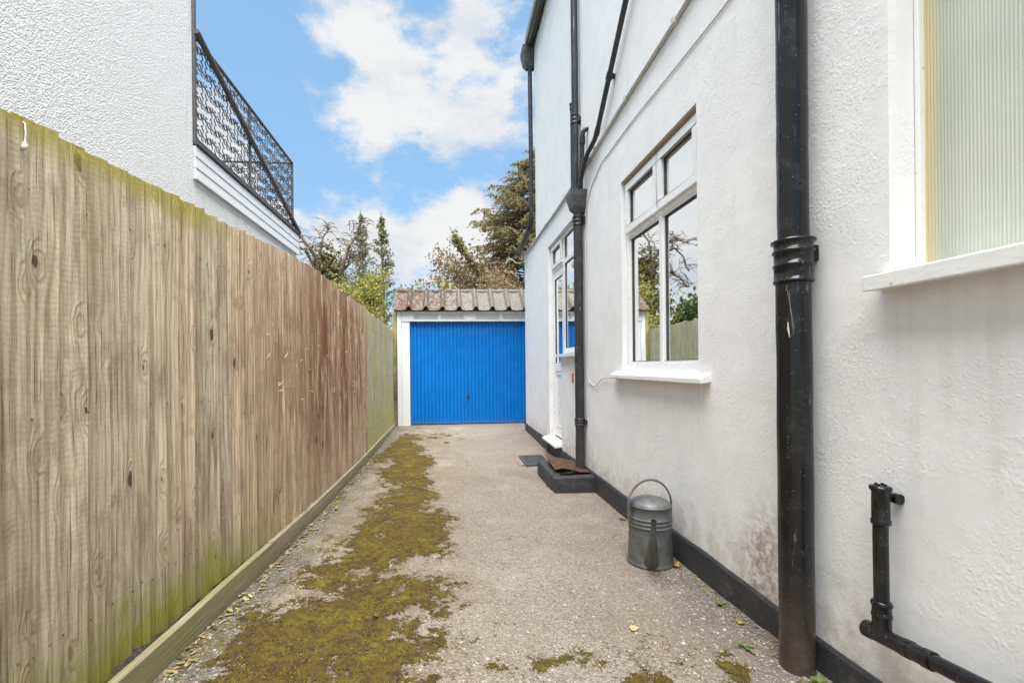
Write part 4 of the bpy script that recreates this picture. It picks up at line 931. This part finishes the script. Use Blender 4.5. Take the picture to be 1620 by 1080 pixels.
# tufts
n = 260000; tx = rs_.uniform(-1.08, 1.3, n); ty = 1.4+rs_.rand(n)**1.7*6.6; mm = mossmask(tx, ty); kp = (mm*.55+(fbm(tx*14+3, ty*14+9, 4)-.5)*2.2) > .5*rs_.rand(n)-.05; tx, ty, mm = tx[kp], ty[kp], mm[kp]
n = len(tx); tz = gz(tx, ty)+np.clip(mm, 0, .6)*.011-.001
a = rs_.rand(n)*6.283; l = rs_.uniform(.003, .009, n); wd = rs_.uniform(.0012, .0028, n); lean = rs_.uniform(.3, 1.4, n)
P0 = np.stack([tx-np.sin(a)*wd, ty+np.cos(a)*wd, tz], -1); P1 = np.stack([tx+np.sin(a)*wd, ty-np.cos(a)*wd, tz], -1); P2 = np.stack([tx+np.cos(a)*l*lean, ty+np.sin(a)*l*lean, tz+l], -1)
Vt = np.stack([P0, P1, P2], 1).reshape(-1, 3)
mt = raw('moss_tufts', Vt, np.arange(3*n).reshape(-1, 3), m_grit('moss_tuft', [(.07, .043, .014), (.15, .098, .02), (.185, .142, .018), (.12, .075, .02), (.25, .205, .025), (.09, .055, .018), (.24, .17, .06)]))
tag(mt, 'fine tufts of moss standing up from the moss beds on the tarmac', 'moss', kind='stuff')
# loose grit
OCT = np.array([(1, 0, 0), (-1, 0, 0), (0, 1, 0), (0, -1, 0), (0, 0, 1), (0, 0, -1)], float); OF = np.array([(0, 2, 4), (2, 1, 4), (1, 3, 4), (3, 0, 4), (2, 0, 5), (1, 2, 5), (3, 1, 5), (0, 3, 5)])
def chips(name, px, py, size, mat_, label, cat, zs=.5, dz=.0):
    n = len(px); V = OCT[None]*size[:, None, None]*rs_.uniform(.6, 1.3, (n, 6, 1)); a = rs_.rand(n)*6.283
    c, s = np.cos(a)[:, None], np.sin(a)[:, None]; x = V[..., 0]*c-V[..., 1]*s; y = V[..., 0]*s+V[..., 1]*c; z = V[..., 2]*zs
    V = np.stack([x+px[:, None], y+py[:, None], z+(gz(px, py)+dz)[:, None]+size[:, None]*.15], -1).reshape(-1, 3)
    F = (OF[None]+6*np.arange(n)[:, None, None]).reshape(-1, 3)
    return tag(raw(name, V, F, mat_), label, cat, kind='stuff')
n = 26000; px = rs_.uniform(-1.12, 1.42, n); py = 1.4+rs_.rand(n)**1.8*7.3
chips('grit', px, py, np.minimum(rs_.gamma(2.2, .0013, n)+.0016, .009), m_grit('grit_stone', [(.10, .09, .08), (.25, .21, .17), (.36, .31, .25), (.20, .17, .14), (.44, .40, .35), (.30, .25, .19)]), 'loose stone grit worn out of the tarmac surface', 'grit')
# leaf litter
def leaves(px, py, size, mat_, name, label, dz=.004, tilt=.5):
    n = len(px); a = rs_.rand(n)*6.283; ca, sa = np.cos(a), np.sin(a); base = np.array([(-1, 0, 0), (-.3, .42, .18), (.5, .3, .12), (1, 0, .1), (.5, -.3, .12), (-.3, -.42, .18)])
    V = base[None]*size[:, None, None]; V = V*rs_.uniform(.75, 1.2, (n, 6, 1)); V[..., 2] *= rs_.uniform(-.6, 2.2, (n, 1))
    tl = rs_.uniform(-tilt, tilt, (n, 1)); z = V[..., 2]+V[..., 0]*np.sin(tl)*.6; x = V[..., 0]*ca[:, None]-V[..., 1]*sa[:, None]; y = V[..., 0]*sa[:, None]+V[..., 1]*ca[:, None]
    z = z-z.min(1, keepdims=True)
    V = np.stack([x+px[:, None], y+py[:, None], z+(gz(px, py))[:, None]+dz], -1).reshape(-1, 3)
    k = 6*np.arange(n)[:, None, None]; F = (np.array([(0, 2, 1, 1), ])[None]+k)
    F = (np.array([(0, 1, 2, 3), (0, 3, 4, 5)])[None]+k).reshape(-1, 4)
    return tag(raw(name, V, F, mat_), label, 'leaves', kind='stuff')
lm = m_leaf('dead_leaf', [(.16, .085, .045), (.30, .18, .09), (.42, .30, .17), (.20, .20, .06), (.10, .06, .04), (.34, .26, .10), (.48, .40, .27)], .12, .75)
py = 1.3+rs_.rand(620)**1.25*5.2; px = np.array([gx(q) for q in py])+.012+np.abs(rs_.normal(0, .045, len(py)))
leaves(px, py, rs_.uniform(.008, .026, len(py)), lm, 'leaf_litter', 'dead leaves drifted along the foot of the fence board')
py = 1.25+rs_.rand(330)*3.2; px = np.array([(gx(q)+fx(q))/2 for q in py])+rs_.normal(0, .012, len(py))
leaves(px, py, rs_.uniform(.008, .02, len(py)), lm, 'leaf_litter', 'dead leaves and crumbs caught between fence boards and gravel board', dz=.03)
py = 1.45+rs_.rand(800)**1.2*7; px = 1.412-np.abs(rs_.normal(0, .045, len(py)))
leaves(px, py, rs_.uniform(.003, .011, len(py)), lm, 'leaf_litter', 'leaf crumbs gathered along the foot of the black plinth')
py = 1.5+rs_.rand(900)**1.4*7; px = np.where(rs_.rand(900) < .6, rs_.uniform(-1.0, -.1, 900), rs_.uniform(-1.0, 1.3, 900))
leaves(px, py, rs_.uniform(.003, .011, len(py)), lm, 'leaf_litter', 'scattered small leaf crumbs lying over the tarmac and moss')
py = rs_.uniform(4.5, 5.05, 60); px = rs_.uniform(1.14, 1.40, 60); leaves(px, py, rs_.uniform(.012, .03, 60), lm, 'leaf_litter', 'dry leaves lying inside the black gully box', dz=.035)
# dark soil gap behind the gravel board
vs = []; ysx = np.arange(-.2, 6.2, .1)
for q in ysx: vs += [(fx(q)-.05, q, gz1(gx(q), q)+.025), (gx(q)-.02, q, gz1(gx(q), q)+.02)]
mb = MB().add(vs, [(2*i, 2*i+1, 2*i+3, 2*i+2) for i in range(len(ysx)-1)]); M['earth'] = m_plain('dark_earth', (.035, .026, .02), .95, var=.5, sc_=60); mb.obj('soil_strip', M['earth'], kind='structure')
LEAFM = {k: m_leaf(k+'_leaf', v, .2, .6) for k, v in dict(yellow=[(.50, .33, .07), (.42, .26, .06)], brown=[(.14, .085, .055), (.18, .10, .06)], weed=[(.10, .15, .04), (.17, .22, .07), (.13, .18, .05)]).items()}
def one_leaf(x, y, l, ang, m, label, curl=.3, z=.004):
    mb = MB(); n = 7; vs = []
    for i in range(n+1):
        t = i/n; wv = l*.32*math.sin(math.pi*t**.8)+.0006; zz = curl*l*(t-.5)**2*2
        for s in (-1, 0, 1):
            lx, ly = l*(t-.5), wv*s; vs.append((x+lx*math.cos(ang)-ly*math.sin(ang), y+lx*math.sin(ang)+ly*math.cos(ang), gz1(x, y)+z+zz+(abs(s)*.25*wv)))
    mb.add(vs, [(i*3+k, i*3+3+k, i*3+4+k, i*3+1+k) for i in range(n) for k in (0, 1)], True)
    return tag(mb.obj('fallen_leaf', m, auto=False), label, 'leaf', 'single fallen leaves on the lane')
one_leaf(1.365, 2.66, .062, .5, LEAFM['yellow'], 'curled yellow leaf on the ground at the right foot of the watering can', .8)
one_leaf(-.36, 2.24, .045, .7, LEAFM['brown'], 'dark brown leaf lying in the middle of the moss bed', .9, .016)
one_leaf(1.345, 2.02, .04, 2.1, LEAFM['yellow'], 'small tan leaf by the plinth between the wall weed and the soil pipe', .7)
def rock(name, x, y, r, m, label, cat, sq=.6):
    bm = bmesh.new(); bmesh.ops.create_icosphere(bm, subdivisions=2, radius=r); q = random.Random(label)
    for v in bm.verts: v.co *= q.uniform(.82, 1.12); v.co.z *= sq; v.co.x *= 1.25
    me = bpy.data.meshes.new(name); bm.to_mesh(me); bm.free(); me.materials.append(m)
    return tag(link(name, me, (x, y, gz1(x, y)+r*sq*.7)), label, cat, 'loose stones on the tarmac')
rock('stone', .835, 2.02, .018, M['stone'], 'tan stone lying alone on the tarmac before the soil pipe', 'stone')
rock('stone', 1.0, 1.89, .009, M['pebblew'], 'chalky white stone near the tan stone on the tarmac', 'stone')
rock('stone', .58, 2.28, .007, M['pebblew'], 'small cream stone in the middle of the lane', 'stone')
def weed(x, y, n, l, label, up=.5, spread=1, slim=.3):
    mb = MB(); q = random.Random(label); z0 = gz1(x, y)
    for k in range(n):
        a = q.uniform(0, 6.283); L = .72*l*q.uniform(.6, 1.15); e = up*q.uniform(.4, 1.3); vs = []; m_ = 6
        for i in range(m_+1):
            t = i/m_; rr = L*t*spread*math.cos(e); zz = L*(math.sin(e)*t-.35*t*t)+.004; wv = L*slim*math.sin(math.pi*min(1, t*.96+.04))**.8*.5+.0004
            for s in (-1, 0, 1): vs.append((x+rr*math.cos(a)-wv*s*math.sin(a), y+rr*math.sin(a)+wv*s*math.cos(a), z0+max(zz, .002)+abs(s)*wv*.25))
        mb.add(vs, [(i*3+k2, i*3+3+k2, i*3+4+k2, i*3+1+k2) for i in range(m_) for k2 in (0, 1)], True)
    return tag(mb.obj('weed', LEAFM['weed'], auto=False), label, 'weed', 'weeds growing along the lane')
weed(1.36, 2.20, 8, .055, 'broad-leaved green weed at the plinth between watering can and soil pipe', .6, 1, .62)
weed(1.24, 1.83, 11, .075, 'straggly green weed at the left foot of the soil pipe', .7, 1, .2)
weed(1.37, 1.60, 9, .05, 'small weed with dead leaves at the right foot of the soil pipe', .5, 1, .4)
weed(1.385, 3.55, 9, .05, 'tiny green weed at the plinth just beyond the watering can', .5, 1, .5)
weed(1.0, 4.62, 8, .045, 'bright weed against the left side of the gully box', .8, 1, .5)
weed(-.04, 7.35, 16, .09, 'bright green weed growing through the tarmac before the garage', .5, 1, .3)
weed(1.37, 7.55, 8, .05, 'small weed at the plinth near the far corner of the house', .6, 1, .4)

# ------------------------------------------------------------------ trees
def leafquads(P, size, rsd, stretch=1.7, droop=0):
    n = len(P); d = rsd.normal(0, 1, (n, 3)); d[:, 2] -= droop; d /= np.linalg.norm(d, axis=1, keepdims=True)
    u = rsd.normal(0, 1, (n, 3)); u -= d*(u*d).sum(1, keepdims=True); u /= np.linalg.norm(u, axis=1, keepdims=True)
    s = (size*rsd.uniform(.6, 1.35, n))[:, None]
    V = np.stack([P-d*s*stretch*.5, P+u*s*.5, P+d*s*stretch*.5, P-u*s*.5], 1).reshape(-1, 3)
    return V, np.arange(4*n).reshape(-1, 4)
def branch_tree(base, h, rsd, n1=7, spread=.6, r0=.12, lean=(0, 0), levels=3, kink=.25, arch=0., trunk_frac=.35, ratio=.62):
    mb = MB(); tips = []; pts_all = []
    def grow(p, d, L, r, lv):
        n = 5 if lv > 0 else 6; pts = [Vector(p)]; rr = [r]; d = Vector(d).normalized()
        for i in range(n):
            d = (d+Vector(rsd.normal(0, kink, 3))*.5+Vector((0, 0, -arch*(lv+1)*.12*(i/n)))).normalized(); pts.append(pts[-1]+d*L/n); rr.append(r*(1-.6*(i+1)/n))
        mb.tube(pts, rr, 7 if lv == 0 else 5 if lv == 1 else 4, caps=False)
        pts_all.extend([(q, lv) for q in pts[2:]])
        if lv >= levels: tips.append(pts[-1]); return
        k = n1 if lv == 0 else max(2, n1-2-lv)
        for j in range(k):
            t = rsd.uniform(trunk_frac if lv == 0 else .3, 1.0); i = min(n-1, int(t*n)); q = pts[i].lerp(pts[i+1], t*n-i if t < 1 else 1)
            az = j/k*6.283+rsd.uniform(-.5, .5); sd_ = Vector((math.cos(az), math.sin(az), rsd.uniform(-.1, .5)))
            nd = (d*(1-spread)+sd_*spread).normalized()
            grow(q, nd, L*ratio*rsd.uniform(.75, 1.2), rr[i]*.6, lv+1)
    grow(base, (lean[0], lean[1], 1), h, r0, 0)
    return mb, tips, pts_all
def tree(name, label, cat, base, mb, P, size, lm_, bark, rsd, stretch=1.7, droop=0, crown='crown', grp=None):
    t = thing(name, label, cat, base, grp)
    mb.obj('trunk', bark, t, auto=False, origin=base)
    if P is not None and len(P):
        V, F = leafquads(np.array(P), size, rsd, stretch, droop); raw(crown, V, F, lm_, t, origin=base)
    return t
def around(pts, n, sd_, rsd):
    pts = np.array([tuple(q) for q in pts]); i = rsd.randint(0, len(pts), n); return pts[i]+rsd.normal(0, 1, (n, 3))*sd_
ML = {k: m_leaf(k, v, t_, .6) for k, v, t_ in (('conifer_green', [(.12, .11, .05), (.21, .18, .08), (.28, .235, .11), (.165, .145, .062), (.34, .28, .14)], .35),
  ('purple_foliage', [(.15, .085, .07), (.22, .125, .09), (.28, .175, .115), (.18, .115, .075), (.29, .235, .11), (.22, .20, .09)], .3), ('golden_foliage', [(.24, .19, .035), (.33, .27, .05), (.17, .155, .045), (.38, .33, .09)], .35),
  ('ivy_leaf', [(.10, .095, .02), (.17, .145, .03), (.08, .075, .02), (.22, .19, .04)], .25), ('lime_foliage', [(.17, .185, .05), (.26, .26, .065), (.36, .335, .085), (.13, .15, .05)], .35),
  ('olive_foliage', [(.14, .145, .075), (.21, .205, .11), (.26, .25, .14), (.16, .165, .085)], .25), ('hedge_leaf', [(.035, .055, .02), (.06, .085, .028), (.09, .11, .035)], .25))}
G0 = -.16
# bare gnarled tree with ivy
r_ = np.random.RandomState(21); bx, by = -4.05, 16.0
KB = .78
bt = thing('bare_tree', 'gnarled leafless tree with arching twigs and ivy on its trunk beyond the fence', 'tree', (bx, by, G0))
mb = MB(); mb.tube([(bx, by, G0), (bx+.1, by, 2), (bx-.05, by, 3.6), (bx-.25, by, 4.2)], [.24, .2, .17, .13], 9)
fork = [((bx-.05, by, 3.7), [(-.30, .1, .75), (-.55, .1, 1.4), (-1.0, 0, 2.0), (-1.5, -.1, 2.2), (-2.0, 0, 1.9), (-2.35, .1, 1.2)]), ((bx, by, 3.6), [(.35, 0, .7), (.75, .1, 1.25), (1.2, 0, 1.7), (1.75, .1, 2.0), (2.2, 0, 2.0)]),
        ((bx-.2, by, 4.1), [(-.2, -.1, .7), (-.15, 0, 1.4), (.05, 0, 2.0), (.4, .1, 2.5)]), ((bx-.25, by, 4.0), [(-.6, .2, .55), (-1.2, .2, .75), (-1.8, .3, .55), (-2.2, .3, .1)]), ((bx+.3, by, 4.2), [(.4, -.1, .8), (.6, 0, 1.5), (1.1, .1, 2.1), (1.3, 0, 2.5)]),
        ((bx-.4, by, 4.9), [(-.6, .1, .8), (-.9, 0, 1.2), (-1.4, .2, 1.3), (-1.8, .2, 1.0)])]
for st_, ds in fork:
    s0 = Vector(st_); pp = [s0]+[s0+Vector((q[0]*KB*(.72 if q[0] > 0 else .95), q[1], q[2]*KB)) for q in ds]; dense = []
    for a_, b_ in zip(pp, pp[1:]):
        for t in (0, .33, .66): dense.append(a_.lerp(b_, t)+Vector(r_.normal(0, .035, 3)))
    dense.append(pp[-1]); N = len(dense); mb.tube(dense, [.062*(1-i/N)**.8+.012 for i in range(N)], 6, caps=False)
    for k in range(26):
        i = r_.randint(3, N); q = dense[i]; d = Vector((r_.normal(0, 1), r_.normal(0, .5), r_.uniform(-.2, 1.0))).normalized(); L = r_.uniform(.3, .75); tw_ = [q]
        for j in range(6): d = (d+Vector((r_.normal(0, .28), r_.normal(0, .15), -.17*j*.5))).normalized(); tw_.append(tw_[-1]+d*L/6)
        mb.tube(tw_, [.018, .016, .014, .012, .010, .008, .007], 4, caps=False)
        for k2 in range(2):
            q2 = tw_[r_.randint(2, 6)]; d2 = Vector((r_.normal(0, 1), r_.normal(0, .5), r_.uniform(-.6, .8))).normalized(); mb.tube([q2, q2+d2*.14+Vector((0, 0, .02)), q2+d2*.3+Vector((0, 0, -.05))], [.012, .010, .006], 4, caps=False)
mb.obj('trunk', M['bark'], bt, auto=False, origin=(bx, by, G0))
P = around([(bx-.05, by, z) for z in np.linspace(2.6, 5.0, 12)], 2600, np.array([.26, .22, .25]), r_); P2 = around([(bx-.65, by, 3.2), (bx+.2, by, 3.3)], 1300, np.array([.32, .25, .4]), r_)
V, F = leafquads(np.concatenate([P, P2]), .085, r_, 1.3); raw('ivy', V, F, ML['ivy_leaf'], bt, origin=(bx, by, G0))
# two slender trees
def slender(x, y, h, seed, label):
    r_ = np.random.RandomState(seed); mb = MB(); mb.tube([(x, y, G0), (x+.04, y, h*.5), (x-.03, y, h)], [.09, .06, .012], 6); P = []
    for k in range(150):
        t = r_.uniform(.25, 1)**.9; z = G0+h*t; a = r_.rand()*6.283; L = (1.0-t)*1.75+.04; L *= r_.uniform(.5, 1.15); d = Vector((math.cos(a), math.sin(a), r_.uniform(.5, 1.1))).normalized()
        q = [Vector((x, y, z-.1)), Vector((x, y, z-.1))+d*L*.5, Vector((x, y, z-.1))+d*L+Vector((math.cos(a), math.sin(a), 0))*L*.25]; mb.tube(q, [.014, .010, .005], 4, caps=False)
        m_ = int(19*r_.uniform(.3, 1.5))
        for j in range(m_): tt = r_.uniform(.2, 1.05); P.append(tuple(q[0].lerp(q[2], tt)+Vector(r_.normal(0, .03+.06*(1-t), 3))))
    tree('slender_tree', label, 'tree', (x, y, G0), mb, P, .058, ML['olive_foliage'], M['bark'], r_, 2.2, .5, grp='slender trees behind the fence')
slender(-3.32, 18, 7.35, 31, 'left of the two tall slender sparse trees behind the fence')
slender(-2.52, 18, 7.25, 32, 'right of the two tall slender sparse trees, nearer the garage')
slender(-4.75, 21, 6.4, 33, 'faint thin tree half hidden behind the bare gnarled tree')
def bush(name, label, base, h, w, seed, lmat, n=5000, size=.085, sd_=.2, bark=None, n1=7, levels=2, stretch=1.5, spread=.6, cat='shrub', d=1, grp=None):
    r_ = np.random.RandomState(seed); mb, tips, pa = branch_tree(base, h*.55, r_, n1, spread, .05+.012*h, levels=levels, trunk_frac=.15)
    pts = [q for q, lv in pa if lv >= 1]; A = np.array([tuple(q) for q in pts]); b = np.array(base)
    ex = np.abs(A[:, 0]-b[0]).max(); ez = (A[:, 2]-b[2]).max(); kx, kz = w/2/ex, h/ez*.95
    mb.v = [((v[0]-b[0])*kx+b[0], (v[1]-b[1])*kx*d+b[1], (v[2]-b[2])*kz+b[2]) for v in mb.v]
    A = (A-b)*np.array([kx, kx*d, kz])+b
    P = A[r_.randint(0, len(A), n)]+r_.normal(0, 1, (n, 3))*sd_
    return tree(name, label, cat, base, mb, P, size, lmat, bark or M['bark'], r_, stretch, grp=grp)
bush('leafy_bush', 'yellow-green leafy bush below the two slender trees beyond the fence', (-2.75, 15.5, G0), 4.7, 2.0, 41, ML['lime_foliage'], 15000, .058, .19)
bush('leafy_bush', 'darker green bush low against the fence between bare tree and garage', (-2.9, 14.2, G0), 3.2, 1.9, 42, ML['olive_foliage'], 9000, .058, .19)
bush('flowering_shrub', 'yellow flowering shrub with bare arching stems overhanging the fence by the garage', (-1.72, 10.9, G0), 3.1, 1.25, 43, ML['golden_foliage'], 1900, .05, .09, M['palebark'], 8, 3)
bush('grey_shrub', 'small twiggy shrub with curling bare stems left of the garage roof', (-1.25, 16.5, G0), 4.75, 1.5, 44, ML['olive_foliage'], 500, .07, .1, M['bark'], 7, 3)
bush('golden_shrub', 'golden leaved shrub just above the middle of the garage roof', (-.1, 16.0, G0), 4.35, 2.0, 45, ML['golden_foliage'], 3800, .085, .17)
bush('purple_shrub', 'dark purple leaved tree spreading thin branches above the garage roof', (1.1, 17.0, G0), 5.75, 4.2, 46, ML['purple_foliage'], 7500, .07, .2, M['bark'], 8, 2, cat='tree')
bush('russet_shrub', 'dense russet brown shrub under the conifer by the house corner', (2.1, 15.6, G0), 4.9, 3.0, 47, ML['purple_foliage'], 14000, .062, .24)
bush('ivy_shrub', 'green ivy clad shrub within the russet foliage left of the house', (1.55, 15.2, G0), 4.3, 1.6, 48, ML['ivy_leaf'], 2200, .08, .2)
# big conifer
r_ = np.random.RandomState(51); tx_, ty_, H = 3.45, 18.0, 9.9; mb = MB(); mb.tube([(tx_, ty_, G0), (tx_, ty_, 5), (tx_+.1, ty_, H)], [.3, .2, .03], 9); P = []
for k in range(310):
    t = r_.uniform(.22, 1); z = G0+H*t; a = r_.rand()*6.283; L = float(np.interp(t, [.2, .5, .75, .9, 1], [2.5, 2.75, 2.1, 1.2, .35]))*r_.uniform(.65, 1.12)
    o0 = Vector((tx_, ty_, z)); dr = Vector((math.cos(a), math.sin(a), 0)); q = [o0+dr*L*s+Vector((0, 0, L*(.34*s-.30*s*s))) for s in np.linspace(0, 1, 7)]
    mb.tube(q, [.035, .03, .025, .02, .016, .012, .008], 4, caps=False)
    for j in range(int(15*L)):
        s = r_.uniform(.25, 1.0); c0 = q[0].lerp(q[-1], s)+Vector((0, 0, .05)); sd2 = (dr*.6+Vector((r_.normal(0, .6), r_.normal(0, .6), -.12))).normalized(); ll = r_.uniform(.15, .42)
        for i in np.linspace(0, 6, 15): P.append(tuple(c0+sd2*ll*i/6+Vector((r_.normal(0, .02), r_.normal(0, .02), -.12*(i/6)**2+r_.normal(0, .02)))))
tree('conifer', 'tall olive green conifer with drooping sprays rising behind the house corner', 'tree', (tx_, ty_, G0), mb, P, .043, ML['conifer_green'], M['bark'], r_, 2.6, .35)
mb = MB(); 
dead = thing('leaning_branch', 'bare pointed branch leaning left out of the russet shrub', 'branch', (1.6, 15.4, 3.5))
r_ = np.random.RandomState(8); q = [Vector((1.7, 15.4, 3.4)), Vector((1.2, 15.4, 4.2)), Vector((.75, 15.4, 4.85)), Vector((.35, 15.4, 5.4)), Vector((.08, 15.4, 5.95))]; mb.tube(q, [.05, .04, .03, .02, .008], 6)
P = []
for k in range(60):
    s = r_.uniform(0, 3.6); i = int(s); c0 = q[i].lerp(q[i+1], s-i); d = Vector((-.4, r_.normal(0, .5), r_.uniform(.2, 1))).normalized(); mb.tube([c0, c0+d*r_.uniform(.1, .4)], [.012, .004], 4); P += [tuple(c0+d*.3*r_.rand()+Vector(r_.normal(0, .07, 3))) for _ in range(int(26*(1-s/4)))]
mb.obj('stem', M['bark'], dead, auto=False); V, F = leafquads(np.array(P), .075, r_, 2.2); raw('foliage', V, F, ML['conifer_green'], dead, origin=(1.6, 15.4, 3.5))
# garden beyond the neighbour (seen mirrored in the windows)
for k, (x, y, h, w_, sd_) in enumerate(((-7.5, 19, 4.2, 3.4, 61), (-10.5, 20, 4.8, 3.6, 62), (-13.5, 21, 4.0, 3.8, 63), (-5.8, 22, 3.8, 3.2, 64))):
    bush('garden_shrub', ['rounded dark shrub behind the bare tree mirrored in the window', 'tall dark shrub in the middle of the mirrored garden row', 'farthest left dark shrub of the mirrored garden row', 'dark shrub close behind the bare gnarled tree'][k], (x, y, G0), h, w_, sd_, ML['hedge_leaf'] if k % 2 == 0 else ML['olive_foliage'], 5200, .14, .3, grp='garden shrubs mirrored in the windows')
